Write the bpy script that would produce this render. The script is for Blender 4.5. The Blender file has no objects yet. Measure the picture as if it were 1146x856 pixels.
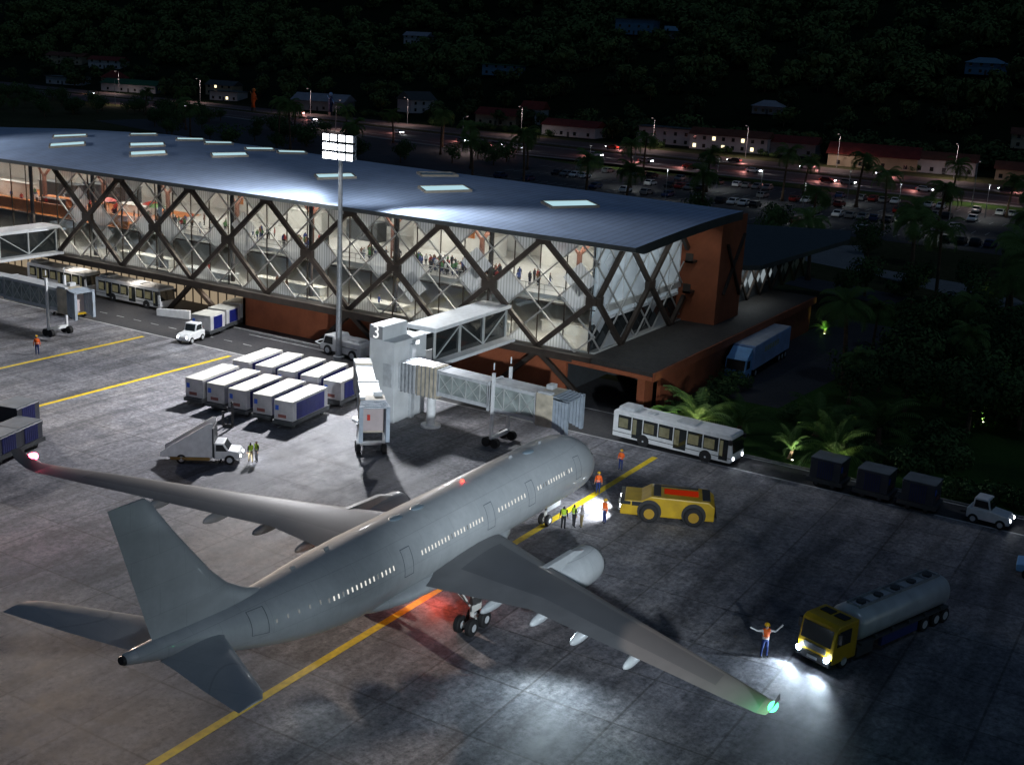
import bpy, bmesh, math, random
import numpy as np
from mathutils import Vector, Matrix, Euler
R = math.radians
PI = math.pi
rnd = random.Random(7)
SC = bpy.context.scene
COL = SC.collection

# ------------------------------------------------------------ camera
cam_d = bpy.data.cameras.new('camera'); cam = bpy.data.objects.new('camera', cam_d); COL.objects.link(cam)
SC.camera = cam
YAW, PIT, ROL, FPX = R(30.60917688), R(15.66631904), R(2.98988289), 1335.663
CAM = Vector((-79.1064, -39.7632, 34.2192))
fw = Vector((math.cos(PIT)*math.cos(YAW), math.cos(PIT)*math.sin(YAW), -math.sin(PIT)))
rt = Vector((math.sin(YAW), -math.cos(YAW), 0)); up_ = rt.cross(fw)
rt2 = rt*math.cos(ROL)+up_*math.sin(ROL); up2 = -rt*math.sin(ROL)+up_*math.cos(ROL)
M3 = Matrix((rt2, up2, -fw)).transposed()
cam.matrix_world = Matrix.Translation(CAM) @ M3.to_4x4()
cam_d.sensor_width = 36; cam_d.sensor_fit = 'HORIZONTAL'; cam_d.lens = FPX/1146*36
cam_d.clip_start = 0.5; cam_d.clip_end = 6000

# ------------------------------------------------------------ world (night sky), moon, exposure
W = bpy.data.worlds.new('World'); SC.world = W; W.use_nodes = True
nt = W.node_tree; nt.nodes.clear()
sky = nt.nodes.new('ShaderNodeTexSky'); sky.sky_type = 'NISHITA'; sky.sun_disc = False
sky.sun_elevation = R(4); sky.sun_rotation = R(180)
bg = nt.nodes.new('ShaderNodeBackground'); wo = nt.nodes.new('ShaderNodeOutputWorld')
hs = nt.nodes.new('ShaderNodeHueSaturation'); hs.inputs['Saturation'].default_value = 0.75
tn = nt.nodes.new('ShaderNodeMixRGB'); tn.blend_type = 'MULTIPLY'; tn.inputs[0].default_value = 1; tn.inputs[2].default_value = (0.42, 0.75, 1.4, 1)
nt.links.new(sky.outputs[0], hs.inputs['Color']); nt.links.new(hs.outputs[0], tn.inputs[1]); nt.links.new(tn.outputs[0], bg.inputs[0]); nt.links.new(bg.outputs[0], wo.inputs[0])
bg.inputs[1].default_value = 0.019
def lamp(name, typ, loc, energy, col=(1,1,1), aim=None, **kw):
    l = bpy.data.lights.new(name, typ); l.energy = energy; l.color = col
    for k, v in kw.items(): setattr(l, k, v)
    o = bpy.data.objects.new(name, l); COL.objects.link(o); o.location = loc
    if aim is not None:
        o.rotation_euler = (Vector(aim)-Vector(loc)).to_track_quat('-Z', 'Y').to_euler()
    return o
moon = lamp('moon', 'SUN', (0, 0, 200), 0.11, (0.5, 0.7, 1.0), aim=(60, 50, 0), angle=R(3))
moon.location = (-60, -60, 200)
SC.view_settings.view_transform = 'Standard'; SC.view_settings.look = 'None'
SC.view_settings.gamma = 1; SC.view_settings.exposure = 0; SC.view_settings.use_curve_mapping = False
SC.render.engine = 'CYCLES'
SC.cycles.use_denoising = True
SC.cycles.max_bounces = 5; SC.cycles.diffuse_bounces = 2; SC.cycles.glossy_bounces = 2; SC.cycles.transparent_max_bounces = 12; SC.cycles.transmission_bounces = 2
SC.cycles.sample_clamp_indirect = 4; SC.cycles.caustics_reflective = False; SC.cycles.caustics_refractive = False

# ------------------------------------------------------------ materials
MATS = {}
def mat(name, rgb, rough=0.6, metal=0.0, var=0.12, scale=1.5, emit=0, emit_col=None, coat=0, bump=0, spec=0.5):
    if name in MATS: return MATS[name]
    m = bpy.data.materials.new(name); m.use_nodes = True; t = m.node_tree; b = t.nodes['Principled BSDF']
    b.inputs['Roughness'].default_value = rough; b.inputs['Metallic'].default_value = metal
    b.inputs['Specular IOR Level'].default_value = spec
    if coat: b.inputs['Coat Weight'].default_value = coat
    b.inputs['Base Color'].default_value = (*rgb, 1)
    if emit:
        b.inputs['Emission Color'].default_value = (*(emit_col or rgb), 1); b.inputs['Emission Strength'].default_value = emit
    if var:
        tc = t.nodes.new('ShaderNodeTexCoord'); n = t.nodes.new('ShaderNodeTexNoise'); n.inputs['Scale'].default_value = scale; n.inputs['Detail'].default_value = 5
        mx = t.nodes.new('ShaderNodeMixRGB')
        mx.inputs[1].default_value = (*[c*(1-var) for c in rgb], 1); mx.inputs[2].default_value = (*[min(1, c*(1+var)) for c in rgb], 1)
        rp = t.nodes.new('ShaderNodeMapRange'); rp.inputs[1].default_value = .3; rp.inputs[2].default_value = .7
        t.links.new(tc.outputs['Object'], n.inputs['Vector']); t.links.new(n.outputs['Fac'], rp.inputs[0]); t.links.new(rp.outputs[0], mx.inputs[0]); t.links.new(mx.outputs[0], b.inputs['Base Color'])
        if bump:
            bp = t.nodes.new('ShaderNodeBump'); bp.inputs['Strength'].default_value = bump; bp.inputs['Distance'].default_value = .05
            t.links.new(n.outputs['Fac'], bp.inputs['Height']); t.links.new(bp.outputs[0], b.inputs['Normal'])
    MATS[name] = m
    return m
def emis(name, col, s):
    if name in MATS: return MATS[name]
    m = bpy.data.materials.new(name); m.use_nodes = True; t = m.node_tree; t.nodes.clear()
    e = t.nodes.new('ShaderNodeEmission'); e.inputs[0].default_value = (*col, 1); e.inputs[1].default_value = s
    o = t.nodes.new('ShaderNodeOutputMaterial'); t.links.new(e.outputs[0], o.inputs[0]); MATS[name] = m
    return m
def nodes_mat(name, fn, rough=.7, spec=.4):
    m = bpy.data.materials.new(name); m.use_nodes = True; t = m.node_tree; b = t.nodes['Principled BSDF']
    b.inputs['Roughness'].default_value = rough; b.inputs['Specular IOR Level'].default_value = spec
    fn(t, b); MATS[name] = m
    return m
def N(t, typ, **kw):
    n = t.nodes.new(typ)
    for k, v in kw.items():
        if k in n.inputs: n.inputs[k].default_value = v
        else: setattr(n, k, v)
    return n
def ramp(t, src, stops):
    r = t.nodes.new('ShaderNodeValToRGB'); e = r.color_ramp.elements
    while len(e) < len(stops): e.new(.5)
    for i, (p, c) in enumerate(stops): e[i].position = p; e[i].color = (*c, 1) if len(c) == 3 else c
    t.links.new(src, r.inputs[0]); return r
def mixc(t, mode, f, a, b):
    m = t.nodes.new('ShaderNodeMixRGB'); m.blend_type = mode
    for i, v in ((0, f), (1, a), (2, b)):
        if hasattr(v, 'is_output'): t.links.new(v, m.inputs[i])
        else: m.inputs[i].default_value = v if i == 0 else (*v, 1)
    return m.outputs[0]
def concrete(t, b):
    g = N(t, 'ShaderNodeNewGeometry')
    mp = N(t, 'ShaderNodeMapping'); t.links.new(g.outputs['Position'], mp.inputs[0]); mp.inputs['Rotation'].default_value = (0, 0, R(12))
    n1 = N(t, 'ShaderNodeTexNoise', Scale=.055, Detail=6, Roughness=.65); t.links.new(mp.outputs[0], n1.inputs[0])
    n2 = N(t, 'ShaderNodeTexNoise', Scale=.55, Detail=10, Roughness=.8); t.links.new(mp.outputs[0], n2.inputs[0])
    mp2 = N(t, 'ShaderNodeMapping'); mp2.inputs['Rotation'].default_value = (0, 0, R(-35)); mp2.inputs['Scale'].default_value = (.05, .5, 1); t.links.new(g.outputs['Position'], mp2.inputs[0])
    n3 = N(t, 'ShaderNodeTexNoise', Scale=1.0, Detail=6, Roughness=.6); t.links.new(mp2.outputs[0], n3.inputs[0])
    n4 = N(t, 'ShaderNodeTexNoise', Scale=2.6, Detail=9, Roughness=.82); t.links.new(mp.outputs[0], n4.inputs[0])
    br = N(t, 'ShaderNodeTexBrick', Scale=1.0, offset=0.0); br.inputs['Brick Width'].default_value = 5.5; br.inputs['Row Height'].default_value = 5.5; br.inputs['Mortar Size'].default_value = .09; br.inputs['Mortar Smooth'].default_value = .5
    br.inputs['Color1'].default_value = (1, 1, 1, 1); br.inputs['Color2'].default_value = (.74, .75, .78, 1); br.inputs['Mortar'].default_value = (.45, .44, .43, 1)
    t.links.new(g.outputs['Position'], br.inputs['Vector'])
    c1 = ramp(t, n1.outputs['Fac'], [(.3, (.13, .137, .165)), (.5, (.24, .242, .262)), (.7, (.34, .325, .315))]).outputs[0]
    c2 = ramp(t, n2.outputs['Fac'], [(.3, (.28, .28, .31)), (.48, (.9, .9, .91)), (.66, (1.45, 1.4, 1.36))]).outputs[0]
    c3 = ramp(t, n3.outputs['Fac'], [(.36, (.42, .41, .41)), (.56, (1.08, 1.06, 1.05))]).outputs[0]
    c4 = ramp(t, n4.outputs['Fac'], [(.36, (.3, .3, .31)), (.5, (.95, .95, .95)), (.64, (1.55, 1.52, 1.5))]).outputs[0]
    o = mixc(t, 'MULTIPLY', 1, c1, c2); o = mixc(t, 'MULTIPLY', .8, o, c3); o = mixc(t, 'MULTIPLY', .95, o, c4); o = mixc(t, 'MULTIPLY', .85, o, br.outputs[0])
    t.links.new(o, b.inputs['Base Color'])
    bp = N(t, 'ShaderNodeBump', Strength=.35, Distance=.03); t.links.new(n4.outputs['Fac'], bp.inputs['Height']); t.links.new(bp.outputs[0], b.inputs['Normal'])
    rr = ramp(t, n2.outputs['Fac'], [(.3, (.5, .5, .5)), (.7, (.85, .85, .85))]); t.links.new(rr.outputs[0], b.inputs['Roughness'])
def ground_mix(stops, sc1, sc2, lo=.6, hi=1.3):
    def fn(t, b):
        g = N(t, 'ShaderNodeNewGeometry')
        n1 = N(t, 'ShaderNodeTexNoise', Scale=sc1, Detail=7, Roughness=.65); t.links.new(g.outputs['Position'], n1.inputs[0])
        n2 = N(t, 'ShaderNodeTexNoise', Scale=sc2, Detail=6, Roughness=.7); t.links.new(g.outputs['Position'], n2.inputs[0])
        c1 = ramp(t, n1.outputs['Fac'], stops).outputs[0]
        c2 = ramp(t, n2.outputs['Fac'], [(.3, (lo,)*3), (.7, (hi,)*3)]).outputs[0]
        t.links.new(mixc(t, 'MULTIPLY', 1, c1, c2), b.inputs['Base Color'])
        bp = N(t, 'ShaderNodeBump', Strength=.4, Distance=.05); t.links.new(n2.outputs['Fac'], bp.inputs['Height']); t.links.new(bp.outputs[0], b.inputs['Normal'])
    return fn
APRON = nodes_mat('apron_concrete', concrete)
ASPH = nodes_mat('asphalt', ground_mix([(.35, (.035, .035, .04)), (.65, (.062, .06, .064))], .12, 3))
HWAY = nodes_mat('highway_asphalt', ground_mix([(.35, (.07, .05, .05)), (.65, (.12, .08, .075))], .02, .6))  # pink of passing tail lights is tinted into the asphalt colour
LAWN = nodes_mat('lawn_grass', ground_mix([(.3, (.02, .05, .012)), (.6, (.045, .1, .02))], .15, 4), .9, .1)
SOIL = nodes_mat('dry_ground', ground_mix([(.3, (.03, .04, .012)), (.6, (.07, .07, .03))], .03, .7), .95, .1)
HILLM = nodes_mat('forest_floor', ground_mix([(.3, (.006, .012, .005)), (.6, (.014, .022, .009))], .03, .4), .95, .05)
PAVE = nodes_mat('pale_paving', ground_mix([(.3, (.2, .2, .2)), (.7, (.3, .3, .29))], .2, 3))
DECKM = nodes_mat('dark_deck', ground_mix([(.3, (.035, .032, .03)), (.7, (.06, .053, .048))], .25, 2.5))
def stripes(name, rgb, rgb2, scale, axis='Z', rough=.5, metal=0., var=.15, width=.5, bump=.3):
    def fn(t, b):
        tc = N(t, 'ShaderNodeTexCoord'); w = N(t, 'ShaderNodeTexWave', wave_type='BANDS', bands_direction=axis, wave_profile='SIN', Scale=scale)
        t.links.new(tc.outputs['Object'], w.inputs[0])
        n = N(t, 'ShaderNodeTexNoise', Scale=.35, Detail=6, Roughness=.65); t.links.new(tc.outputs['Object'], n.inputs[0])
        c = ramp(t, w.outputs['Fac'], [(width-.15, rgb2), (width+.15, rgb)]).outputs[0]
        d = ramp(t, n.outputs['Fac'], [(.3, (1-var,)*3), (.7, (1+var,)*3)]).outputs[0]
        t.links.new(mixc(t, 'MULTIPLY', 1, c, d), b.inputs['Base Color']); b.inputs['Metallic'].default_value = metal
        bp = N(t, 'ShaderNodeBump', Strength=bump, Distance=.05); t.links.new(w.outputs['Fac'], bp.inputs['Height']); t.links.new(bp.outputs[0], b.inputs['Normal'])
    return nodes_mat(name, fn, rough)
ROOFM = stripes('seamed_roof', (.47, .57, .76), (.37, .45, .62), .34, 'Y', .55, .0, .14, .15, .12)
TERRA = stripes('terracotta_cladding', (.36, .105, .045), (.2, .055, .025), 2.4, 'Z', .75, 0, .25, .15)
TILE = stripes('red_roof_tiles', (.2, .03, .022), (.11, .018, .014), .5, 'X', .8, 0, .3)
TILE2 = stripes('brown_roof_tiles', (.16, .06, .035), (.09, .035, .02), .5, 'X', .8, 0, .3)
GREENR = stripes('green_sheet_roof', (.02, .13, .06), (.012, .09, .04), .5, 'X', .6, .1, .2)
def fritted(t, b):
    tc = N(t, 'ShaderNodeTexCoord'); w = N(t, 'ShaderNodeTexWave', wave_type='BANDS', bands_direction='Y', wave_profile='SIN', Scale=.9); t.links.new(tc.outputs['Object'], w.inputs[0])
    n = N(t, 'ShaderNodeTexNoise', Scale=.13, Detail=2); t.links.new(tc.outputs['Object'], n.inputs[0])
    b.inputs['Base Color'].default_value = (.86, .88, .9, 1)
    tl = N(t, 'ShaderNodeBsdfTranslucent'); tl.inputs[0].default_value = (.9, .92, .95, 1); tr = N(t, 'ShaderNodeBsdfTransparent')
    m1 = N(t, 'ShaderNodeMixShader'); m1.inputs[0].default_value = .5; t.links.new(b.outputs[0], m1.inputs[1]); t.links.new(tl.outputs[0], m1.inputs[2])
    al = ramp(t, w.outputs['Fac'], [(.1, (.5,)*3), (.35, (.82,)*3)]); ad = N(t, 'ShaderNodeMath', operation='MULTIPLY'); rp = N(t, 'ShaderNodeMapRange'); rp.inputs[1].default_value = .35; rp.inputs[2].default_value = .6; rp.inputs[3].default_value = .55; rp.inputs[4].default_value = 1.1
    t.links.new(n.outputs['Fac'], rp.inputs[0]); t.links.new(al.outputs[0], ad.inputs[0]); t.links.new(rp.outputs[0], ad.inputs[1])
    m2 = N(t, 'ShaderNodeMixShader'); t.links.new(ad.outputs[0], m2.inputs[0]); t.links.new(tr.outputs[0], m2.inputs[1]); t.links.new(m1.outputs[0], m2.inputs[2]); t.links.new(m2.outputs[0], t.nodes['Material Output'].inputs[0])
FRIT = nodes_mat('fritted_glass', fritted, .45)
def clearglass(name, tint, refl, alpha):
    m = bpy.data.materials.new(name); m.use_nodes = True; t = m.node_tree; t.nodes.clear()
    tr = N(t, 'ShaderNodeBsdfTransparent'); tr.inputs[0].default_value = (*tint, 1); gl = N(t, 'ShaderNodeBsdfGlossy', Roughness=.06); gl.inputs[0].default_value = (*refl, 1)
    lw = N(t, 'ShaderNodeLayerWeight', Blend=.25); mr = N(t, 'ShaderNodeMapRange'); mr.inputs[3].default_value = alpha; mr.inputs[4].default_value = .6
    t.links.new(lw.outputs['Facing'], mr.inputs[0])
    mx = N(t, 'ShaderNodeMixShader'); o = N(t, 'ShaderNodeOutputMaterial'); t.links.new(mr.outputs[0], mx.inputs[0]); t.links.new(tr.outputs[0], mx.inputs[1]); t.links.new(gl.outputs[0], mx.inputs[2]); t.links.new(mx.outputs[0], o.inputs[0])
    MATS[name] = m; return m
GLAZ = clearglass('hall_glazing', (.93, .96, .97), (.8, .9, 1), .05)
BUSGL = mat('tinted_window', (.02, .024, .025), .08, 0, 0, spec=.8)
WHITE = mat('white_paint', (.8, .81, .82), .38, 0, .1, 2.0, coat=.2)
OFFW = mat('offwhite_panel', (.6, .59, .55), .5, 0, .1, 1)
LGREY = mat('light_grey_metal', (.55, .57, .59), .45, .1, .15, 2)
GALV = mat('galvanised_steel', (.38, .4, .42), .45, .6, .2, 3)
DARKST = mat('dark_bronze_steel', (.06, .045, .036), .5, .3, .2, 1)
RODM = mat('grey_steel_rod', (.5, .49, .47), .5, .4, .15, 1)
BLACKR = mat('black_rubber', (.012, .012, .013), .75, 0, .2, 4)
BLACK = mat('black_plastic', (.02, .02, .022), .5, 0, .1, 3)
DGREY = mat('dark_grey_paint', (.06, .065, .07), .5, .1, .15, 2)
YEL = mat('yellow_machine_paint', (.5, .31, .008), .42, 0, .18, 1.2, coat=.2)
REDP = mat('red_panel', (.55, .03, .015), .5, 0, .15, 2)
BLUE = mat('blue_curtain', (.005, .01, .12), .5, 0, .2, 1.5, bump=.2)
CYANB = mat('light_blue_paint', (.25, .5, .85), .45, 0, .12, 1)
LPAINT = mat('yellow_line_paint', (.85, .58, .005), .6, 0, .22, 2.5)
WPAINT = mat('white_line_paint', (.5, .5, .5), .6, 0, .35, .8)
WOOD = mat('copper_timber', (.55, .17, .03), .5, 0, .25, .8)
FLOORM = mat('pale_hall_floor', (.5, .49, .46), .3, 0, .15, .3)
CEILM = mat('cream_ceiling', (.58, .56, .52), .7, 0, .08, .5)
def hullfn(t, b):
    tc = N(t, 'ShaderNodeTexCoord'); mp = N(t, 'ShaderNodeMapping'); mp.inputs['Scale'].default_value = (.5, .35, .12); t.links.new(tc.outputs['Object'], mp.inputs[0])
    n = N(t, 'ShaderNodeTexNoise', Scale=1.0, Detail=7, Roughness=.65); t.links.new(mp.outputs[0], n.inputs[0])
    n2 = N(t, 'ShaderNodeTexNoise', Scale=2.2, Detail=5, Roughness=.7); t.links.new(tc.outputs['Object'], n2.inputs[0])
    br = N(t, 'ShaderNodeTexBrick', Scale=1.0, offset=.5); br.inputs['Brick Width'].default_value = 3.1; br.inputs['Row Height'].default_value = 1.55; br.inputs['Mortar Size'].default_value = .014; br.inputs['Mortar Smooth'].default_value = .3
    br.inputs['Color1'].default_value = (1, 1, 1, 1); br.inputs['Color2'].default_value = (.96, .965, .97, 1); br.inputs['Mortar'].default_value = (.72, .73, .74, 1)
    sp = N(t, 'ShaderNodeSeparateXYZ'); cb = N(t, 'ShaderNodeCombineXYZ'); t.links.new(tc.outputs['Object'], sp.inputs[0]); t.links.new(sp.outputs[0], cb.inputs[0]); t.links.new(sp.outputs[2], cb.inputs[1]); t.links.new(cb.outputs[0], br.inputs['Vector'])
    c1 = ramp(t, n.outputs['Fac'], [(.3, (.345, .365, .38)), (.7, (.42, .44, .455))]).outputs[0]
    c2 = ramp(t, n2.outputs['Fac'], [(.3, (.93, .93, .93)), (.7, (1.05, 1.05, 1.05))]).outputs[0]
    o = mixc(t, 'MULTIPLY', 1, c1, c2); t.links.new(mixc(t, 'MULTIPLY', .8, o, br.outputs[0]), b.inputs['Base Color'])
    b.inputs['Coat Weight'].default_value = .2
    rr = ramp(t, n2.outputs['Fac'], [(.3, (.3,)*3), (.7, (.46,)*3)]); t.links.new(rr.outputs[0], b.inputs['Roughness'])
HULL = nodes_mat('aircraft_grey_paint', hullfn)
WINGM = mat('wing_grey_paint', (.155, .158, .165), .42, .0, .12, .6, coat=.1)
WINGD = mat('wing_dark_panel', (.105, .11, .12), .45, .0, .1, .3)
CHROME = mat('bare_metal_lip', (.6, .62, .64), .22, .9, .1, 1)
TRUNK = mat('palm_bark', (.16, .1, .06), .9, 0, .35, 3, bump=.5)
def leafm(name, a, b_, tl=0):
    def fn(t, b):
        oi = N(t, 'ShaderNodeObjectInfo'); g = N(t, 'ShaderNodeNewGeometry'); n = N(t, 'ShaderNodeTexNoise', Scale=.35, Detail=3); t.links.new(g.outputs['Position'], n.inputs[0])
        ad = N(t, 'ShaderNodeMath', operation='ADD'); t.links.new(n.outputs['Fac'], ad.inputs[0])
        mu = N(t, 'ShaderNodeMath', operation='MULTIPLY'); mu.inputs[1].default_value = .5; t.links.new(oi.outputs['Random'], mu.inputs[0]); t.links.new(mu.outputs[0], ad.inputs[1])
        c = ramp(t, ad.outputs[0], [(.45, a), (1.0, b_)]); t.links.new(c.outputs[0], b.inputs['Base Color'])
        if tl:
            tr = N(t, 'ShaderNodeBsdfTranslucent'); t.links.new(c.outputs[0], tr.inputs[0]); mx = N(t, 'ShaderNodeMixShader'); mx.inputs[0].default_value = tl
            t.links.new(b.outputs[0], mx.inputs[1]); t.links.new(tr.outputs[0], mx.inputs[2]); t.links.new(mx.outputs[0], t.nodes['Material Output'].inputs[0])
    return nodes_mat(name, fn, .75, .2)
PALM = leafm('palm_leaf', (.085, .16, .04), (.2, .32, .1), .4)
LEAF = leafm('broad_leaf', (.03, .07, .022), (.09, .16, .05))
FOREST = leafm('forest_leaf', (.03, .055, .022), (.1, .16, .05))

# ------------------------------------------------------------ mesh builder
class MB:
    def __init__(s): s.v = []; s.f = []; s.m = []; s.mi = 0; s.cut = []
    def add(s, vs, fs):
        o = len(s.v); s.cut.append((o, len(s.f), len(fs))); s.v += [tuple(v) for v in vs]; s.f += [tuple(i+o for i in f) for f in fs]; s.m += [s.mi]*len(fs); return s
    def box(s, x0, x1, y0, y1, z0, z1):
        return s.add([(x0,y0,z0),(x1,y0,z0),(x1,y1,z0),(x0,y1,z0),(x0,y0,z1),(x1,y0,z1),(x1,y1,z1),(x0,y1,z1)],
                     [(0,3,2,1),(4,5,6,7),(0,1,5,4),(1,2,6,5),(2,3,7,6),(3,0,4,7)])
    def bar(s, p, q, w, h=None, up=(0,0,1)):
        p = Vector(p); q = Vector(q); h = h or w; d = (q-p).normalized(); u = Vector(up)
        if abs(d.dot(u)) > .98: u = Vector((1,0,0))
        a = d.cross(u).normalized()*(w/2); b = a.cross(d).normalized()*(h/2)
        return s.add([p-a-b,p+a-b,p+a+b,p-a+b,q-a-b,q+a-b,q+a+b,q-a+b],[(0,3,2,1),(4,5,6,7),(0,1,5,4),(1,2,6,5),(2,3,7,6),(3,0,4,7)])
    def tube(s, p, q, r, r2=None, n=12, cap=True):
        p = Vector(p); q = Vector(q); r2 = r if r2 is None else r2; d = (q-p).normalized()
        a = d.orthogonal().normalized(); b = d.cross(a)
        vs = []
        for c, rr in ((p, r), (q, r2)):
            for i in range(n):
                t = 2*PI*i/n; vs.append(c+a*math.cos(t)*rr+b*math.sin(t)*rr)
        fs = [(i, (i+1)%n, n+(i+1)%n, n+i) for i in range(n)]
        if cap: fs += [tuple(range(n-1, -1, -1)), tuple(range(n, 2*n))]
        return s.add(vs, fs)
    def path(s, pts, r, n=8):
        for a, b in zip(pts, pts[1:]): s.tube(a, b, r, r, n)
        return s
    def loft(s, rings, cap=True, closed=True):
        n = len(rings[0]); vs = [v for r_ in rings for v in r_]; fs = []
        for k in range(len(rings)-1):
            for i in range(n if closed else n-1):
                j = (i+1)%n; fs.append((k*n+i, k*n+j, (k+1)*n+j, (k+1)*n+i))
        if cap: fs += [tuple(range(n-1, -1, -1)), tuple(range((len(rings)-1)*n, len(rings)*n))]
        return s.add(vs, fs)
    def prism(s, pts, y0, y1):           # profile in x,z extruded along y
        n = len(pts); vs = [(x, y0, z) for x, z in pts]+[(x, y1, z) for x, z in pts]
        fs = [(i, (i+1)%n, n+(i+1)%n, n+i) for i in range(n)]+[tuple(range(n-1,-1,-1)), tuple(range(n, 2*n))]
        return s.add(vs, fs)
    def prism_x(s, pts, x0, x1):         # profile in y,z extruded along x
        n = len(pts); vs = [(x0, y, z) for y, z in pts]+[(x1, y, z) for y, z in pts]
        fs = [(i, (i+1)%n, n+(i+1)%n, n+i) for i in range(n)]+[tuple(range(n-1,-1,-1)), tuple(range(n, 2*n))]
        return s.add(vs, fs)
    def flat(s, pts, z0, z1):            # outline in x,y with thickness
        n = len(pts); vs = [(x, y, z0) for x, y in pts]+[(x, y, z1) for x, y in pts]
        fs = [(i, (i+1)%n, n+(i+1)%n, n+i) for i in range(n)]+[tuple(range(n-1,-1,-1)), tuple(range(n, 2*n))]
        return s.add(vs, fs)
    def ball(s, c, r, n=12, m=8, sc=(1,1,1), half=False):
        rings = []
        lo = 0 if half else -PI/2
        for k in range(m+1):
            t = lo+(PI/2-lo)*k/m; rr = max(math.cos(t), .001)*r
            rings.append([(c[0]+sc[0]*rr*math.cos(2*PI*i/n), c[1]+sc[1]*rr*math.sin(2*PI*i/n), c[2]+sc[2]*r*math.sin(t)) for i in range(n)])
        return s.loft(rings)
    def mesh(s, name, mats, smooth=False, bevel=0):
        me = bpy.data.meshes.new(name); me.from_pydata(s.v, [], s.f)
        for m in (mats if isinstance(mats, (list, tuple)) else [mats]): me.materials.append(m)
        me.polygons.foreach_set('material_index', s.m)
        bm = bmesh.new(); bm.from_mesh(me); bmesh.ops.recalc_face_normals(bm, faces=bm.faces)
        if bevel:
            ed = [e for e in bm.edges if len(e.link_faces) == 2 and e.calc_face_angle(0) > .5]
            bmesh.ops.bevel(bm, geom=ed, offset=bevel, segments=2, profile=.6, affect='EDGES', clamp_overlap=True)
        bm.to_mesh(me); bm.free()
        if smooth:
            me.polygons.foreach_set('use_smooth', [True]*len(me.polygons))
            if smooth is not True: me.set_sharp_from_angle(angle=smooth)
        return me
    def build(s, name, mats, parent=None, smooth=False, bevel=0, loc=None):
        o = bpy.data.objects.new(name, s.mesh(name, mats, smooth, bevel)); COL.objects.link(o)
        if parent: o.parent = parent
        if loc: o.location = loc
        return o
def build_each(b, name, m, parent=None, key=None, **kw):   # one object per piece (or per key of the piece's first corner)
    out = {}
    for k, (o, f0, nf) in enumerate(b.cut):
        o1 = b.cut[k+1][0] if k+1 < len(b.cut) else len(b.v)
        g = key(b.v[o]) if key else k
        out.setdefault(g, MB()).add(b.v[o:o1], [tuple(i-o for i in f) for f in b.f[f0:f0+nf]])
    return [q.build(name, m, parent, **kw) for q in out.values()]
SIDE = lambda v: v[1] > 0
def link_mesh(name, me, parent=None, loc=(0,0,0), rot=(0,0,0)):
    o = bpy.data.objects.new(name, me); COL.objects.link(o); o.parent = parent; o.location = loc; o.rotation_euler = rot; return o
def tag(o, label, cat, group=None):
    o['label'] = label; o['category'] = cat
    if group: o['group'] = group
    return o
def thing(name, label, cat, loc=(0,0,0), rz=0, group=None):
    o = bpy.data.objects.new(name, None); COL.objects.link(o); o.location = loc; o.rotation_euler = (0,0,rz); o.empty_display_size = .3
    return tag(o, label, cat, group)
def struct(o, kind='structure'): o['kind'] = kind; return o
def dup(o, parent=None):
    c = o.copy(); COL.objects.link(c); c.parent = parent
    for ch in o.children: dup(ch, c)
    return c
def put(o, loc, rz=0, label=None, group=None, s=None):
    o.location = loc; o.rotation_euler = (0, 0, rz)
    if label: o['label'] = label
    if group: o['group'] = group
    if s: o.scale = (s, s, s)
    return o
SM = R(35)

# ------------------------------------------------------------ setting: ground, roads
def sheet(name, pts, z, m, kind='structure', sub=0):
    b = MB(); n = len(pts); b.add([(x, y, z) for x, y in pts], [tuple(range(n))])
    return struct(b.build(name, m), kind)
sheet('ground', [(-900,-900),(1400,-900),(1400,1400),(-900,1400)], -.06, SOIL)
sheet('apron', [(-260,-160),(15.4,-160),(15.4,260),(-260,260)], 0, APRON)
sheet('service_road', [(15.4,-160),(19.2,-160),(19.2,-4),(20.3,1.5),(23.6,4.5),(23.6,6),(26.5,7),(34,7),(34,260),(15.4,260)], -.004, ASPH)
sheet('lawn', [(19.2,-160),(110,-160),(110,1),(82,2),(23.6,4.5),(20.3,1.5),(19.2,-4)], -.012, LAWN)
sheet('truck_yard', [(36,-3.5),(62,-5.5),(84,-5.5),(86,4.6),(60,7),(36,7)], -.006, ASPH)
sheet('garden_path', [(118,-15),(128,-9),(133,14),(158,22),(150,30),(131,26),(126,12),(112,-12)], -.03, PAVE)
sheet('access_road', [(88,-160),(97,-160),(104,-20),(120,40),(150,140),(140,145),(111,40),(94,-20)], -.034, ASPH)
sheet('parking_lot', [(168,-120),(248,-120),(252,60),(250,130),(330,330),(230,330),(170,130)], -.03, ASPH)
sheet('verge', [(248,-120),(268,-120),(266,190),(300,310),(330,330),(250,130),(252,60)], -.02, LAWN)
sheet('highway', [(262,-300),(338,-300),(326,10),(338,160),(346,220),(362,380),(378,590),(420,900),(360,900),(312,500),(299,330),(267,195),(271,120),(267,60)], -.01, HWAY)
def strip(name, pts, w, z, m, t=None):
    b = MB()
    for (x0,y0),(x1,y1) in zip(pts, pts[1:]):
        d = Vector((x1-x0,y1-y0)).normalized(); n = Vector((-d.y,d.x))*w/2
        if t: b.bar((x0,y0,z+t/2),(x1,y1,z+t/2),w,t)
        else: b.add([(x0+n.x,y0+n.y,z),(x1+n.x,y1+n.y,z),(x1-n.x,y1-n.y,z),(x0-n.x,y0-n.y,z)],[(0,1,2,3)])
    return struct(b.build(name, m))
strip('lead_in_line', [(-90,0),(13.6,0)], .55, .005, LPAINT)
strip('lead_in_line', [(-40,51.6),(14.2,51.6)], .5, .005, LPAINT)
strip('lead_in_line', [(-40,65.0),(14.0,65.0)], .5, .005, LPAINT)
strip('road_edge_line', [(15.35,-150),(15.35,200)], .22, .006, WPAINT)
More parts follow.
